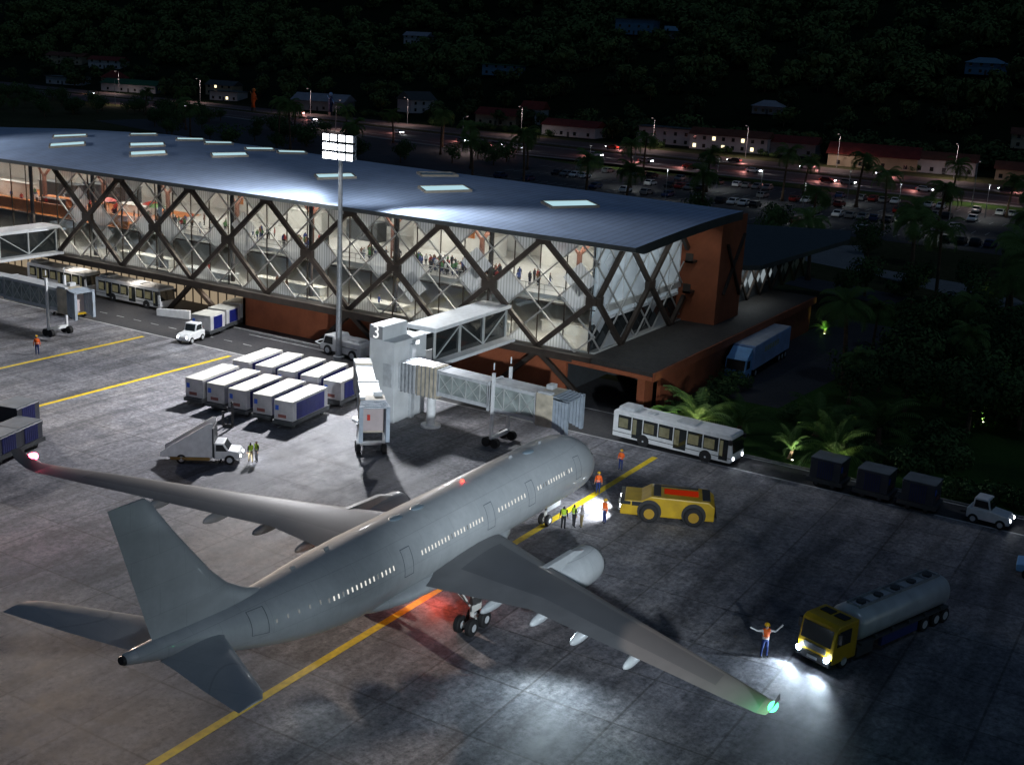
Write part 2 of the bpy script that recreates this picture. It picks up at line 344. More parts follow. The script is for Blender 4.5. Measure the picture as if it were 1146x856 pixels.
strip('road_edge_line', [(19.0,-150),(19.0,-4),(20.0,1.3)], .16, .002, WPAINT)
strip('road_edge_line', [(22.9,7.5),(22.9,57)], .16, .002, WPAINT)
strip('kerb', [(19.3,-150),(19.3,-4.0),(20.4,1.6),(23.7,4.7)], .25, -.02, PAVE, .14)
strip('kerb', [(24.0,16.3),(24.0,60.5)], .3, -.02, PAVE, .15)
b = MB()
for k in range(-14, 34):
    b.box(18.98, 19.1, 20+k*3.0, 21.3+k*3.0, .001, .003) if 20+k*3 > 8 else None
struct(b.build('lane_marking', WPAINT))
b = MB()
for pts, w in (([(284,-300),(289,10),(297,73),(301,137),(306,194),(333,380),(345,590)], .6), ([(302,-300),(306,10),(313,73),(316,137),(321,194),(345,380),(360,590)], .6), ([(270,-300),(274,10),(275,63),(279,122),(275,195),(306,320),(320,500)], .5)):
    for (x0,y0),(x1,y1) in zip(pts, pts[1:]):
        b.add([(x0,y0,.0),(x0+w,y0,.0),(x1+w,y1,.0),(x1,y1,.0)], [(0,1,2,3)])
struct(b.build('highway_marking', WPAINT))
strip('median', [(293,-300),(297,10),(304,73),(308,137),(313,194),(338,380),(352,590)], 5, -.02, SOIL, .15)
strip('highway_footpath', [(261,-300),(266,60),(269.5,120),(265.5,195),(297.5,330)], 3, -.01, PAVE, .12)
# parking bays
b = MB()
for i in range(-20, 50):
    for x0 in (176, 197, 218, 238):
        b.box(x0, x0+5.2, i*2.9-.08, i*2.9+.08, -.026, -.02)
struct(b.build('parking_bay_lines', WPAINT))
# hill
nx, ny = 46, 60
xs = np.linspace(352, 1150, nx); ys = np.linspace(-500, 1300, ny)
def hz(x, y):
    t = max(0, x-392-max(0, y-380)*.1)
    return min(170, .22*t+.00022*t*t)+ (6*math.sin(x*.013+y*.009)+4*math.sin(y*.021-x*.006))*min(1, t/120) - .05
b = MB(); b.add([(x, y, hz(x, y)) for x in xs for y in ys], [(i*ny+j, (i+1)*ny+j, (i+1)*ny+j+1, i*ny+j+1) for i in range(nx-1) for j in range(ny-1)])
struct(b.build('hill', HILLM, smooth=True))
# ------------------------------------------------------------ terminal
TL = Vector((26, 60, 0))
term = thing('terminal_building', 'long glazed airport terminal with dark crossed braces and curved blue grey metal roof', 'terminal', TL)
def tp(b, name, m, parent=None, **kw):
    o = b.build(name, m, parent or term, **kw)
    if parent is None or parent is term: o.location = -TL
    return o
RY = [-5, 7.6, 37, 59, 75, 99, 120, 138, 185]; RZ = [17.6, 17.7, 18.1, 18.35, 18.7, 19.0, 18.2, 17.1, 15.0]
def roofz(x, y):
    t = max(0, (x-22.5)/27.8)
    return 16.65+(float(np.interp(y, RY, RZ))-16.65)*math.sin(min(t, 1.1)*PI/2)
b = MB(); yy = [7.6+i*(180-7.6)/60 for i in range(61)]; xx = [22.5+i*27.8/14 for i in range(15)]
top = [[(x, y, roofz(x, y)) for x in xx] for y in yy]
vs = [v for r_ in top for v in r_]; nX = 15; n0 = len(vs)
vs += [(x, y, z-(.45 if i in (0,) else .95)) for r_ in top for i, (x, y, z) in enumerate(r_)]
fs = [(j*nX+i, j*nX+i+1, (j+1)*nX+i+1, (j+1)*nX+i) for j in range(60) for i in range(14)]; mi = [0]*len(fs)
fs2 = [tuple(n0+k for k in (j*nX+i, (j+1)*nX+i, (j+1)*nX+i+1, j*nX+i+1)) for j in range(60) for i in range(14)]
fs3 = [(i, n0+i, n0+i+1, i+1) for i in range(14)]+[(60*nX+i, 60*nX+i+1, n0+60*nX+i+1, n0+60*nX+i) for i in range(14)]
fs3 += [(j*nX, (j+1)*nX, n0+(j+1)*nX, n0+j*nX) for j in range(60)]+[(j*nX+14, n0+j*nX+14, n0+(j+1)*nX+14, (j+1)*nX+14) for j in range(60)]
b.add(vs, fs); b.mi = 1; b.add([], []) ; o0 = 0
b.f += fs2; b.m += [1]*len(fs2); b.f += fs3; b.m += [2]*len(fs3)
FASC = mat('roof_edge_trim', (.075, .085, .085), .5, .2, .15, 1)
roof = tp(b, 'roof', [ROOFM, CEILM, FASC])
SKYL = emis('lit_skylight', (.55, .85, .95), .8); FRM = mat('skylight_frame', (.5, .42, .33), .5, .2, .1, 2)
for (cx, cy) in ((37.3, 39.6), (38.3, 23.4), (39.5, 107.7), (33.1, 100.4), (46.6, 100.2), (39, 91.1), (34.1, 85.5), (47.3, 91.3), (47.4, 85.8), (39.7, 76.2), (46.8, 77.4), (48.0, 72.6), (36, 55), (46.4, 47)):
    big = cy < 50 and cx < 40; hx, hy = (2.75, 1.75) if big else (2.3, 1.35)
    if cx > 46 and cy > 60: hx, hy = 1.9, 1.1
    dx = Vector((.76, -.65)); dy = Vector((.65, .76)); P = []
    def q(a, c, h): x = cx+dx.x*a+dy.x*c; y = cy+dx.y*a+dy.y*c; return (x, y, roofz(x, y)+h)
    f_ = MB()
    for s0, s1 in (((-hx,-hy),(hx,-hy)), ((hx,-hy),(hx,hy)), ((hx,hy),(-hx,hy)), ((-hx,hy),(-hx,-hy))): f_.bar(q(*s0, .1), q(*s1, .1), .22, .34)
    fo = f_.build('skylight_frame', FRM, roof)
    p_ = MB(); p_.add([q(-hx,-hy,.2), q(hx,-hy,.2), q(hx,hy,.2), q(-hx,hy,.2)], [(0,1,2,3)])
    p_.build('skylight', SKYL if cy != 47 else mat('glimmer_pane', (.1, .2, .3), .2, 0, 0, emit=.06), roof)  # pane near the back edge glows faintly in place of a bluish glimmer
# deck over the ground floor and podium
b = MB(); b.flat([(24.4, 12.4), (23.3, 5.2), (74, 5.2), (74, 14), (57, 14), (57, 150), (24.4, 150)], 4.25, 4.72); tp(b, 'podium_deck', DECKM)
b = MB(); b.box(23.9, 24.38, 12.4, 150, 4.05, 4.8); tp(b, 'bottom_chord', DARKST)
b = MB(); b.bar((23.35, 5.1, 4.1), (24.2, 17, 4.1), .22, .42); b.box(23.4, 74, 5.0, 5.18, 3.85, 4.7); tp(b, 'fascia', TERRA)
b = MB(); b.box(26.1, 26.5, 16.1, 61, 0, 4.22); b.box(26.5, 74, 5.6, 6.0, 0, 4.22); b.box(24.0, 26.0, 6.2, 7.0, 0, 4.22); b.box(26.1, 31, 60.6, 61, 0, 4.22)
b.box(31.0, 31.3, 61, 150, 3.3, 4.22); tp(b, 'ground_floor_wall', TERRA)
b = MB(); b.box(36, 36.3, 6.0, 16.2, 0, 4.2); b.box(26.6, 36, 16.2, 16.5, 0, 4.2); tp(b, 'garage_recess', DGREY)
LITW = emis('lit_shop_window', (1.0, .78, .52), .32)
b = MB(); b.box(31.05, 31.2, 61, 150, 0, 3.3); tp(b, 'lit_window', LITW)
b = MB()
for i in range(60): y = 61+i*1.5; b.box(30.9, 31.03, y-.06, y+.06, 0, 3.3)
b.box(30.88, 31.02, 61, 150, 2.3, 2.42); tp(b, 'window_frame', DARKST)
for yc in (19.0, 43.74, 68.5):
    for s in (-1, 1):
        b = MB(); b.bar((25.2, yc, 4.2), (25.85, yc+s*4.9, .05), .55, .45); tp(b, 'strut', DARKST)
# brick stair box and its neighbours
b = MB(); b.box(47.6, 55.2, 8.8, 21, 4.7, 16.9); tp(b, 'stair_tower', TERRA)
for z in (8.2, 11.7):
    b = MB(); b.box(46.2, 47.6, 11.5, 12.4, z, z+.25); b.box(46.2, 46.3, 11.5, 12.4, z, z+1.1); tp(b, 'balcony', DARKST)
b = MB(); b.bar((49.3, 8.65, 8.1), (54.5, 8.65, 14.6), .3); b.bar((49.3, 8.62, 13.8), (54.5, 8.62, 7.4), .3); tp(b, 'brace', DARKST)
# interior
b = MB(); b.box(25.9, 49.4, 12.9, 150, 4.73, 4.9); tp(b, 'lower_floor', FLOORM)
b = MB(); b.box(29.2, 49.4, 13.2, 150, 8.6, 9.3); tp(b, 'upper_floor', FLOORM)
b = MB(); b.box(29.0, 42, 84, 150, 9.31, 9.36); b.box(28.9, 29.18, 84, 150, 8.6, 10.3); tp(b, 'timber_floor', WOOD)
b = MB(); b.box(49.4, 49.8, 13, 150, 4.7, 16.6); tp(b, 'rear_wall', CEILM)
b = MB(); b.box(25.9, 49.4, 149, 149.4, 4.7, 16); tp(b, 'end_wall', CEILM)
b = MB()
for i in range(30): y = 14+i*2.3; b.box(29.1, 29.16, y-.03, y+.03, 9.3, 10.3)
b.box(29.08, 29.18, 13.2, 84, 10.28, 10.36); b.box(29.1, 29.14, 13.2, 84, 9.75, 9.8); tp(b, 'balustrade', RODM)
for (x0, x1, y0, y1, z, h, m) in ((31,32,16,22,4.9,1.1,OFFW),(27.5,28.3,24,34,4.9,1.0,OFFW),(27,28.6,38,46,4.9,.6,OFFW),(27.3,28.4,50,60,4.9,1.0,OFFW),(27,28.5,64,72,4.9,.6,LGREY),(27.4,28.6,75,84,4.9,1.,OFFW),
      (44,46,18,30,9.3,2.4,OFFW),(43,46,36,48,9.3,2.6,CEILM),(42,44,53,58,9.3,2.4,DGREY),(43,45,63,76,9.3,2.5,OFFW),(36,38,88,94,9.3,1.1,OFFW),(34,35,110,118,9.3,2.2,OFFW),(31,32,100,104,9.3,1.2,DGREY),(37,39,104,112,9.3,2.4,DGREY),(40,43,97,106,9.3,2.5,DGREY),(33,34,98,106,9.3,1.1,WOOD)):
    b = MB(); b.box(x0,x1,y0,y1,z,z+h); b.box(x0-.15,x1+.15,y0-.15,y1+.15,z+h,z+h+.08); tp(b, 'counter', m)
BROWNC = mat('brown_column', (.13, .055, .035), .6, 0, .2, 1)
for k in range(11):
    y = 19.0+12.37*k
    if y > 148: break
    b = MB(); b.bar((33, y, 9.3), (33, y, 13.6), .42)
    for dx, dy in ((0, 2.6), (0, -2.6), (3, 0)): b.bar((33, y, 13.2), (33+dx, y+dy, 16.0), .24)
    tp(b, 'tree_column', BROWNC)
for k in range(12):
    y = 14.0+12.37*k
    if y > 148: break
    b = MB(); b.tube((27.0, y, 4.9), (27.0, y, 16.1), .26, n=10); tp(b, 'column', DARKST)
for k in range(7):   # roof level spot-lit banners and signs hanging in the hall
    y = 24+k*12.3
    b = MB(); b.box(39.0, 39.1, y, y+.9, 12.2, 14.6); tp(b, 'hanging_banner', [REDP, WOOD, DGREY][k % 3])
# facade lattice
S_ = 12.37; ZB, ZT = 4.78, 15.9; ZM = (ZB+ZT)/2
def face(xf, nodes, u0, u1, off, upper_panels_z=None):
    """xf(u, z, d) -> point; nodes: list of u of the top/bottom nodes; clipped to [u0,u1]"""
    H = ZT-ZB
    def clip(a, c):
        (ua, za), (uc, zc) = a, c
        if ua > uc: (ua, za), (uc, zc) = (uc, zc), (ua, za)
        if uc <= u0 or ua >= u1: return None
        if ua < u0: za += (zc-za)*(u0-ua)/(uc-ua); ua = u0
        if uc > u1: zc = za+(zc-za)*(u1-ua)/(uc-ua); uc = u1
        return (ua, za), (uc, zc)
    ks = [nodes[0]-S_]+nodes+[nodes[-1]+S_]
    for a in ks[:-1]:
        for seg in (((a, ZT), (a+S_, ZB)), ((a, ZB), (a+S_, ZT))):
            c = clip(*seg)
            if c and abs(c[1][0]-c[0][0]) > .3:
                b = MB(); b.bar(xf(*c[0], 0), xf(*c[1], 0), .5, .42, up=off); tp(b, 'truss_brace', DARKST)
        if u0 <= a+S_/2 <= u1:
            b = MB(); b.bar(xf(a+S_/2-.85, ZM, -.02), xf(a+S_/2+.85, ZM, -.02), .75, .5, up=off); tp(b, 'node_plate', DARKST)
    for a in nodes:
        if u0 <= a <= u1:
            b = MB(); b.bar(xf(a-.75, ZT-.25, -.02), xf(a+.75, ZT-.25, -.02), .7, .5, up=off); tp(b, 'node_plate', DARKST)
    # thin secondary lattice, thirds of the bay
    b = MB(); a = ks[0]-S_
    while a < ks[-1]+S_:
        for f_ in (1/3, 2/3):
            for seg in (((a+S_*f_, ZT), (a+S_*f_+S_, ZB)), ((a+S_*f_, ZB), (a+S_*f_+S_, ZT))):
                c = clip(*seg)
                if c and abs(c[1][0]-c[0][0]) > .3: b.bar(xf(*c[0], .35), xf(*c[1], .35), .14, .14, up=off)
        a += S_
    tp(b, 'lattice_rods', RODM)
    w, h = S_/6*.94, H/6*.94
    def panel(u, z):
        pts = [(u-w, z), (u, z-h), (u+w, z), (u, z+h)]
        if z+h > ZT: pts = [(u-w, ZT-.05), (u, z-h), (u+w, ZT-.05)]
        if z-h < ZB: pts = [(u-w, ZB+.05), (u+w, ZB+.05), (u, z+h)]
        if any(p[0] < u0-.1 or p[0] > u1+.1 for p in pts): return
        b = MB(); n = len(pts); b.add([xf(*p, .5) for p in pts]+[xf(*p, .53) for p in pts], [tuple(range(n)), tuple(range(n, 2*n))]+[(i, (i+1) % n, n+(i+1) % n, n+i) for i in range(n)])
        tp(b, 'fritted_panel', FRIT)
    for a in ks:
        for s in (-1, 1):
            panel(a+s*S_/6, ZT); panel(a+s*S_/6, ZB)
            panel(a+S_/2+s*S_/6, ZM)
            if xf(0, 0, 0)[0] == 25 and rnd.random() < .22: panel(a+s*S_/3, rnd.choice((ZT-H/6*2-.0, ZB+H/6*2)))
    return panel
nd = [19.0+S_*k for k in range(6)]
pf = face(lambda u, z, d: (25+d, u, z), nd, 12.7, 93.3, (1,0,0))
pe = face(lambda u, z, d: (u, 12.7+d, z), [31.6, 44.3], 25.2, 47.4, (0,1,0))
for u, z in ((29.4, 13.9), (33.7, 12.2), (36.0, 14.0), (41.9, 13.9), (40.2, 8.5), (27.4, 8.4)): pe(u, z)
b = MB(); b.box(25.72, 25.76, 13.2, 149, 4.8, 16.3); tp(b, 'hall_glazing', GLAZ)
b = MB()
for i in range(45): y = 13.4+i*3.09; b.box(25.6, 25.7, y-.05, y+.05, 4.8, 16.2)
b.box(25.6, 25.7, 13, 149, 9.2, 9.3); tp(b, 'mullions', DARKST)
b = MB(); b.box(26, 47.4, 13.6, 13.7, 8.0, 16.2); tp(b, 'end_glazing', mat('glowing_end_screen', (.55, .6, .64), .4, 0, .1, .6, emit=.14, emit_col=(.75,.9,1)))  # own glow stands in for light from behind the screen
b = MB(); b.box(26, 47.4, 13.4, 13.6, 7.7, 8.0)
for i in range(8): b.box(27+i*2.9, 27.12+i*2.9, 13.45, 13.58, 8, 16)
tp(b, 'end_screen_frame', WHITE)
b = MB(); b.box(26, 47.4, 13.6, 13.75, 4.75, 7.7); tp(b, 'end_dark_glass', BUSGL)
# hall ceiling lamps (real luminaires)
LUM = emis('ceiling_luminaire', (1, .86, .68), 6)
for k in range(11):
    for x in (31.5, 40):
        y = 18+k*12.3
        b = MB(); b.box(x-.25, x+.25, y-3, y+3, 15.25, 15.35); lo = tp(b, 'ceiling_lamp', LUM)
        al = lamp('hall_lamp', 'AREA', (x, y, 15.2), 620, (1, .94, .86), aim=(x-.01, y, 0), shape='RECTANGLE', size=1.0, size_y=6)
for k in range(12):
    b = MB(); b.box(26.6, 26.9, 18+k*10, 22+k*10, 8.4, 8.5)
    lamp('corridor_lamp', 'AREA', (27.6, 20+k*10, 8.9), 330, (1, .9, .76), aim=(27.6, 20+k*10, 0), shape='RECTANGLE', size=1.0, size_y=6)
lamp('soffit_fill', 'AREA', (36, 9.6, 16.0), 300, (.85, .95, 1), aim=(36, 12.9, 9.5), shape='RECTANGLE', size=18, size_y=.4)  # added fill brightening the end face, no fixture
for k in range(7):
    lamp('canopy_fill', 'AREA', (25.3, 66+k*12, 3.95), 150, (1, .9, .78), aim=(25.8, 66+k*12, 0), shape='RECTANGLE', size=.6, size_y=6)  # added fill brightening the buses under the overhang, no fixtures

# annex behind the stair tower
an = thing('annex_building', 'low annex with flat dark roof and white diamond panels beyond the brick stair tower', 'building', (75, 16, 4.7))
def ap(b, n, m): o = b.build(n, m, an); o.location = (-75, -16, -4.7); return o
b = MB(); b.flat([(56, 12), (60, 8.2), (92, 6.5), (101, 9), (94, 24), (74, 30), (56, 30)], 9.6, 10.2); ap(b, 'roof', FASC)
b = MB(); b.box(58, 88, 11.5, 26, 4.72, 9.6); ap(b, 'wall', DGREY)
b = MB()
for k in range(6):
    x = 60+k*4.6
    for s in (-1, 1): b.bar((x, 11.2, 7.2-s*2.35), (x+4.6, 11.2, 7.2+s*2.35), .3, .25, up=(0,1,0))
ap(b, 'brace', DARKST)
for k in range(6):
    x = 60+k*4.6
    for (cx, cz, hh) in ((x+1.1, 7.2, 1.1), (x+3.5, 7.2, 1.1)):
        b = MB(); b.add([(cx-1, 11.35, cz), (cx, 11.35, cz-1.1), (cx+1, 11.35, cz), (cx, 11.35, cz+1.1)], [(0,1,2,3)]); ap(b, 'fritted_panel', emis('glow_frit_panel', (.6, .7, .75), .38) if k < 3 else FRIT)  # first bays glow in the material to look brightly lit
lamp('annex_fill', 'AREA', (63, 9.8, 9.2), 140, (.85, .95, 1), aim=(63, 11.4, 6), shape='RECTANGLE', size=8, size_y=.3)  # added fill on the annex panels, no fixture

# ------------------------------------------------------------ aircraft
AC = Vector((-23, 0, 0))
ac = thing('airliner', 'large unmarked grey twin jet airliner parked on the yellow lead in line', 'airliner', AC)
def apart(b, name, m, parent=None, **kw):
    o = b.build(name, m, parent or ac, **kw)
    if parent is None: o.location = -AC
    return o
ST = [(-.02,3.3,.03),(-.1,3.32,.34),(-.3,3.42,.7),(-.6,3.55,1.0),(-1.1,3.72,1.36),(-1.9,3.93,1.75),(-3.0,4.14,2.1),(-4.4,4.31,2.31),(-6.4,4.4,2.4),(-10,4.4,2.4),(-14,4.4,2.4),(-18,4.4,2.4),(-22,4.4,2.4),(-26,4.4,2.4),(-29,4.41,2.39),
      (-31,4.45,2.3),(-33,4.53,2.14),(-35,4.67,1.88),(-37,4.9,1.58),(-39,5.2,1.27),(-41,5.55,.95),(-43,5.88,.64),(-44.6,6.12,.42),(-45.6,6.27,.27)]
sx = np.array([s[0] for s in ST])[::-1]; sc_ = np.array([s[1] for s in ST])[::-1]; sr = np.array([s[2] for s in ST])[::-1]
def fus(x): return float(np.interp(x, sx, sc_)), float(np.interp(x, sx, sr))
def fpt(x, a, off=0):   # a: angle above the starboard horizontal
    c, r_ = fus(x); return (x, -(r_+off)*math.cos(a), c+(r_+off)*math.sin(a))
b = MB(); NS = 56
b.loft([[(x, r_*math.cos(2*PI*i/NS), c+r_*math.sin(2*PI*i/NS)) for i in range(NS)] for x, c, r_ in ST])
fuse = apart(b, 'fuselage', HULL, smooth=True)
b = MB(); b.tube((-45.58, 0, 6.268), (-45.75, 0, 6.29), .26, .2, 20); apart(b, 'exhaust', BLACK)
# belly fairing
b = MB(); rings = []
for x, w, z0 in ((-13.2,.8,2.25),(-14.2,1.9,1.95),(-16,2.55,1.72),(-20,2.75,1.6),(-24,2.75,1.6),(-26.5,2.5,1.72),(-28.6,1.8,1.95),(-30,.7,2.3)):
    rings.append([(x, w*math.cos(2*PI*i/28)*(1 if math.sin(2*PI*i/28) < 0 else .98), 2.75+(2.75-z0)*(math.sin(2*PI*i/28) if math.sin(2*PI*i/28) < 0 else .5*math.sin(2*PI*i/28))) for i in range(28)])
b.loft(rings); apart(b, 'belly_fairing', HULL, smooth=True)
WIN = emis('cabin_window_light', (1, .97, .88), .95); WIN2 = emis('dim_cabin_window', (.8, .85, .85), .22); DARKW = mat('dark_cabin_window', (.03, .035, .045), .15, 0, 0)
def patch(x0, x1, a0, a1, off=.012, n=4):
    b = MB(); vs = []
    for k in range(n+1):
        a = a0+(a1-a0)*k/n; vs += [fpt(x0, a, off), fpt(x1, a, off)]
    b.add(vs, [(2*k, 2*k+1, 2*k+3, 2*k+2) for k in range(n)]); return b
AW = .29
cnt = 0
for g0, g1, n in ((-6.7,-11.5,14),(-13.3,-16.6,9),(-18.6,-25.2,20),(-28,-33.4,16),(-34.0,-37.0,5)):
    for i in range(n):
        x = g0+(g1-g0)*i/(n-1); cnt += 1
        c, r_ = fus(x); a = math.asin(min(.9, (5.1-c+ (.0 if x > -34 else .12))/r_)); m = WIN
        if g0 == -34.0 or rnd.random() < .12: m = WIN2
        apart(patch(x-.05, x+.05, a-.06, a+.06, .012, 2), 'cabin_window', m)
def door(x0, x1, a0, a1):
    b = MB(); t = .045; ta = t/2.4
    for (u0, u1, v0, v1) in ((x0, x0+t, a0, a1), (x1-t, x1, a0, a1), (x0, x1, a0, a0+ta), (x0, x1, a1-ta, a1)):
        p = patch(u0, u1, v0, v1, .011, 6); b.add(p.v, p.f)
    apart(b, 'door_outline', mat('door_seam', (.1, .12, .14), .5, 0, 0))
for x in (-5.6, -12.4, -17.6, -26.6): door(x-.45, x+.45, -.1, .62)
door(-38.6, -37.5, -.15, .85)
for x0, x1, a0, a1 in ((-1.35,-1.75,.62,.95),(-1.8,-2.25,.5,.85),(-1.1,-1.45,1.0,1.5)):
    for s in (1, -1):
        p = patch(x0, x1, a0, a1, .012); p.v = [(v[0], v[1]*s, v[2]) for v in p.v]; apart(p, 'cockpit_window', mat('cockpit_glass', (.02, .025, .03), .05, 0, 0, spec=1))
for x, l, h in ((-11.5, .4, .2), (-31.2, .35, .22), (-34.0, .3, .18), (-7.5, .3, .2)):   # blade antennas
    b = MB(); c, r_ = fus(x); b.add([(x+l/2,-.03,c+r_-.05),(x-l/2,-.03,c+r_-.05),(x-l/2-.15,-.03,c+r_+h),(x+.05,-.03,c+r_+h),(x+l/2,.03,c+r_-.05),(x-l/2,.03,c+r_-.05),(x-l/2-.15,.03,c+r_+h),(x+.05,.03,c+r_+h)],[(0,1,2,3),(7,6,5,4),(0,4,5,1),(1,5,6,2),(2,6,7,3),(3,7,4,0)]); apart(b, 'antenna', HULL)
for x in (-9.6, -23.0, -25.2): # antenna fairings on the crown
    b = MB(); c, r_ = fus(x); b.ball((x, -.25, c+r_-.02), .5, 14, 6, (1.2, .7, .28), True); apart(b, 'antenna_fairing', mat('fairing_blue_grey', (.2, .26, .31), .4, 0, .1, 1), smooth=True)
def foil(y, xl, xt, z, th, tilt=0, n=14):
    c = xl-xt; up_s = []; lo_s = []
    for i in range(n+1):
        t = .5*(1-math.cos(PI*i/n)); yt = 5*th*(.2969*math.sqrt(t)-.126*t-.3516*t*t+.2843*t**3-.1036*t**4)*c
        cam_ = .02*c*math.sin(PI*t)
        up_s.append((xl-t*c, y, z+yt+cam_)); lo_s.append((xl-t*c, y, z-yt*.8+cam_))
    return up_s+lo_s[-2:0:-1]
WS = [(1.0,-15.2,-25.0,2.75,.115),(2.6,-16.0,-25.0,2.92,.115),(6.0,-18.0,-25.05,3.22,.105),(9.8,-20.3,-25.1,3.62,.1),(14,-22.75,-26.7,4.08,.1),(19,-25.65,-28.6,4.68,.095),(23.5,-28.3,-30.35,5.2,.09),(25.2,-29.35,-31.0,5.42,.08)]
def lerp_sec(y):
    ys = [w[0] for w in WS]; return [float(np.interp(y, ys, [w[k] for w in WS])) for k in range(1, 5)]
for s, nm in ((-1, 'wing'), (1, 'wing')):
    b = MB(); rings = []
    ysec = sorted(set([w[0] for w in WS]+[3.4, 4.5, 7.5, 11.5, 16.5, 21.5, 22.6, 24.4]))
    for y in ysec:
        xl, xt, z, th = lerp_sec(y); rings.append(foil(s*y, xl, xt, z, th))
    b.loft(rings); n = len(rings[0])
    b.m = []
    for k in range(len(rings)-1):
        for i in range(n):
            dark = 4 <= i <= 8 and 3.0 <= ysec[k] < 22.5
            b.m.append(1 if dark else 0)
    b.m += [0, 0]
    w = apart(b, 'wing', [WINGM, WINGD], smooth=R(50))
    # winglet
    b = MB(); b.loft([foil(s*25.2, -29.35, -31.0, 5.42, .08, n=8), foil(s*25.75, -29.95, -31.3, 5.65, .08, n=8), foil(s*26.15, -30.7, -31.75, 6.3, .07, n=8), foil(s*26.3, -31.3, -31.95, 6.95, .06, n=8)]); apart(b, 'winglet', WINGM, smooth=R(50))
    for y in (7.0, 10.4, 13.6, 17.4):
        xl, xt, z, th = lerp_sec(y); b = MB()
        L_ = 3.6-.06*y; b.ball((xt+L_*.22, s*y, z-.42), 1, 14, 10, (L_*.5, .26, .36)); apart(b, 'flap_fairing', HULL, smooth=True)
    # engine
    ye = 7.7; EX = -13.7; b = MB(); prof = [(0,1.02),(.05,1.14),(.3,1.22),(1.0,1.27),(2.2,1.25),(3.4,1.18),(4.3,.98),(4.6,.9)]
    b.loft([[(EX-px, s*ye+r_*math.cos(2*PI*i/32), 1.95+r_*math.sin(2*PI*i/32)) for i in range(32)] for px, r_ in prof], cap=False)
    en = apart(b, 'engine_nacelle', HULL, smooth=True)
    b = MB(); b.loft([[(EX-px, s*ye+r_*math.cos(2*PI*i/32), 1.95+r_*math.sin(2*PI*i/32)) for i in range(32)] for px, r_ in ((.06,1.17),(-.04,1.08),(0,1.0),(.4,.96),(1.0,.96))], cap=False); apart(b, 'intake_lip', CHROME, en, smooth=True)
    b = MB(); b.tube((EX-1.0, s*ye, 1.95), (EX-1.05, s*ye, 1.95), .97, n=32); apart(b, 'fan', BLACK, en)
    b = MB(); b.tube((EX-4.4, s*ye, 1.95), (EX-5.7, s*ye, 1.95), .78, .42, 24); b.tube((EX-5.7, s*ye, 1.95), (EX-6.3, s*ye, 1.95), .32, .05, 16); apart(b, 'exhaust_cone', CHROME, en, smooth=SM)
    b = MB(); b.prism([(EX-1.0, 3.15), (EX-2.6, 3.62), (EX-6.2, 3.75), (EX-7.6, 3.2), (EX-5.0, 2.6), (EX-3, 2.9)], s*ye-.2, s*ye+.2); apart(b, 'pylon', HULL, en, bevel=.06)
    # stabiliser
    b = MB(); b.loft([foil(s*.35, -39.5, -43.75, 5.5, .1, n=10), foil(s*1.2, -40.35, -43.95, 5.6, .1, n=10), foil(s*4.5, -42.45, -45.15, 6.1, .095, n=10), foil(s*7.2, -44.15, -46.05, 6.52, .09, n=10), foil(s*7.75, -44.75, -46.2, 6.6, .07, n=10)]); apart(b, 'tailplane', HULL, smooth=R(50))
    # main gear
    gx, gy = -23.2, 4.75
    b = MB(); b.tube((gx+.1, s*(gy-.25), 3.3), (gx, s*gy, .62), .17, .14, 14); b.bar((gx+.1, s*(gy-1.9), 2.6), (gx, s*(gy-.1), 1.5), .12); b.bar((gx-1.1, s*(gy-.3), 3.0), (gx, s*gy, 1.3), .1); b.bar((gx-.85, s*gy, .56), (gx+.85, s*gy, .56), .2, .24)
    for ax in (-.72, .72): b.tube((gx+ax, s*gy-.55, .56), (gx+ax, s*gy+.55, .56), .1)
    b.box(gx-.5, gx+.5, s*(gy+.28)-.03, s*(gy+.28)+.03, 1.35, 2.9)
    g = apart(b, 'main_landing_gear', OFFW)
    for ax in (-.72, .72):
        for ay in (-.42, .42):
            wheel_y = s*gy+ay
            b = MB(); b.loft([[(gx+ax+r_*math.cos(2*PI*i/24), wheel_y+yy_, .56+r_*math.sin(2*PI*i/24)) for i in range(24)] for yy_, r_ in ((-.2,.34),(-.2,.46),(-.13,.55),(.13,.55),(.2,.46),(.2,.34))]); apart(b, 'tyre', BLACKR, g, smooth=R(30))
            b = MB(); b.tube((gx+ax, wheel_y-.205, .56), (gx+ax, wheel_y+.205, .56), .24, n=16); apart(b, 'hub', LGREY, g)
b = MB(); b.tube((-5.9, 0, 2.3), (-6.0, 0, .42), .12, .1, 12); b.bar((-5.0, 0, 2.2), (-5.9, 0, 1.0), .1); b.tube((-6,-.32,.42),(-6,.32,.42), .08); ng = apart(b, 'nose_landing_gear', OFFW)
for ay in (-.27, .27):
    b = MB(); b.loft([[(-6+r_*math.cos(2*PI*i/22), ay+yy_, .43+r_*math.sin(2*PI*i/22)) for i in range(22)] for yy_, r_ in ((-.16,.25),(-.16,.35),(-.1,.43),(.1,.43),(.16,.35),(.16,.25))]); apart(b, 'tyre', BLACKR, ng, smooth=R(30))
    b = MB(); b.tube((-6, ay-.165, .43), (-6, ay+.165, .43), .18, n=14); apart(b, 'hub', WHITE, ng)
for s in (-1, 1):
    b = MB(); b.box(-6.6, -4.6, s*.45-.03, s*.45+.03, 1.3, 2.3); apart(b, 'gear_door', HULL, ng)
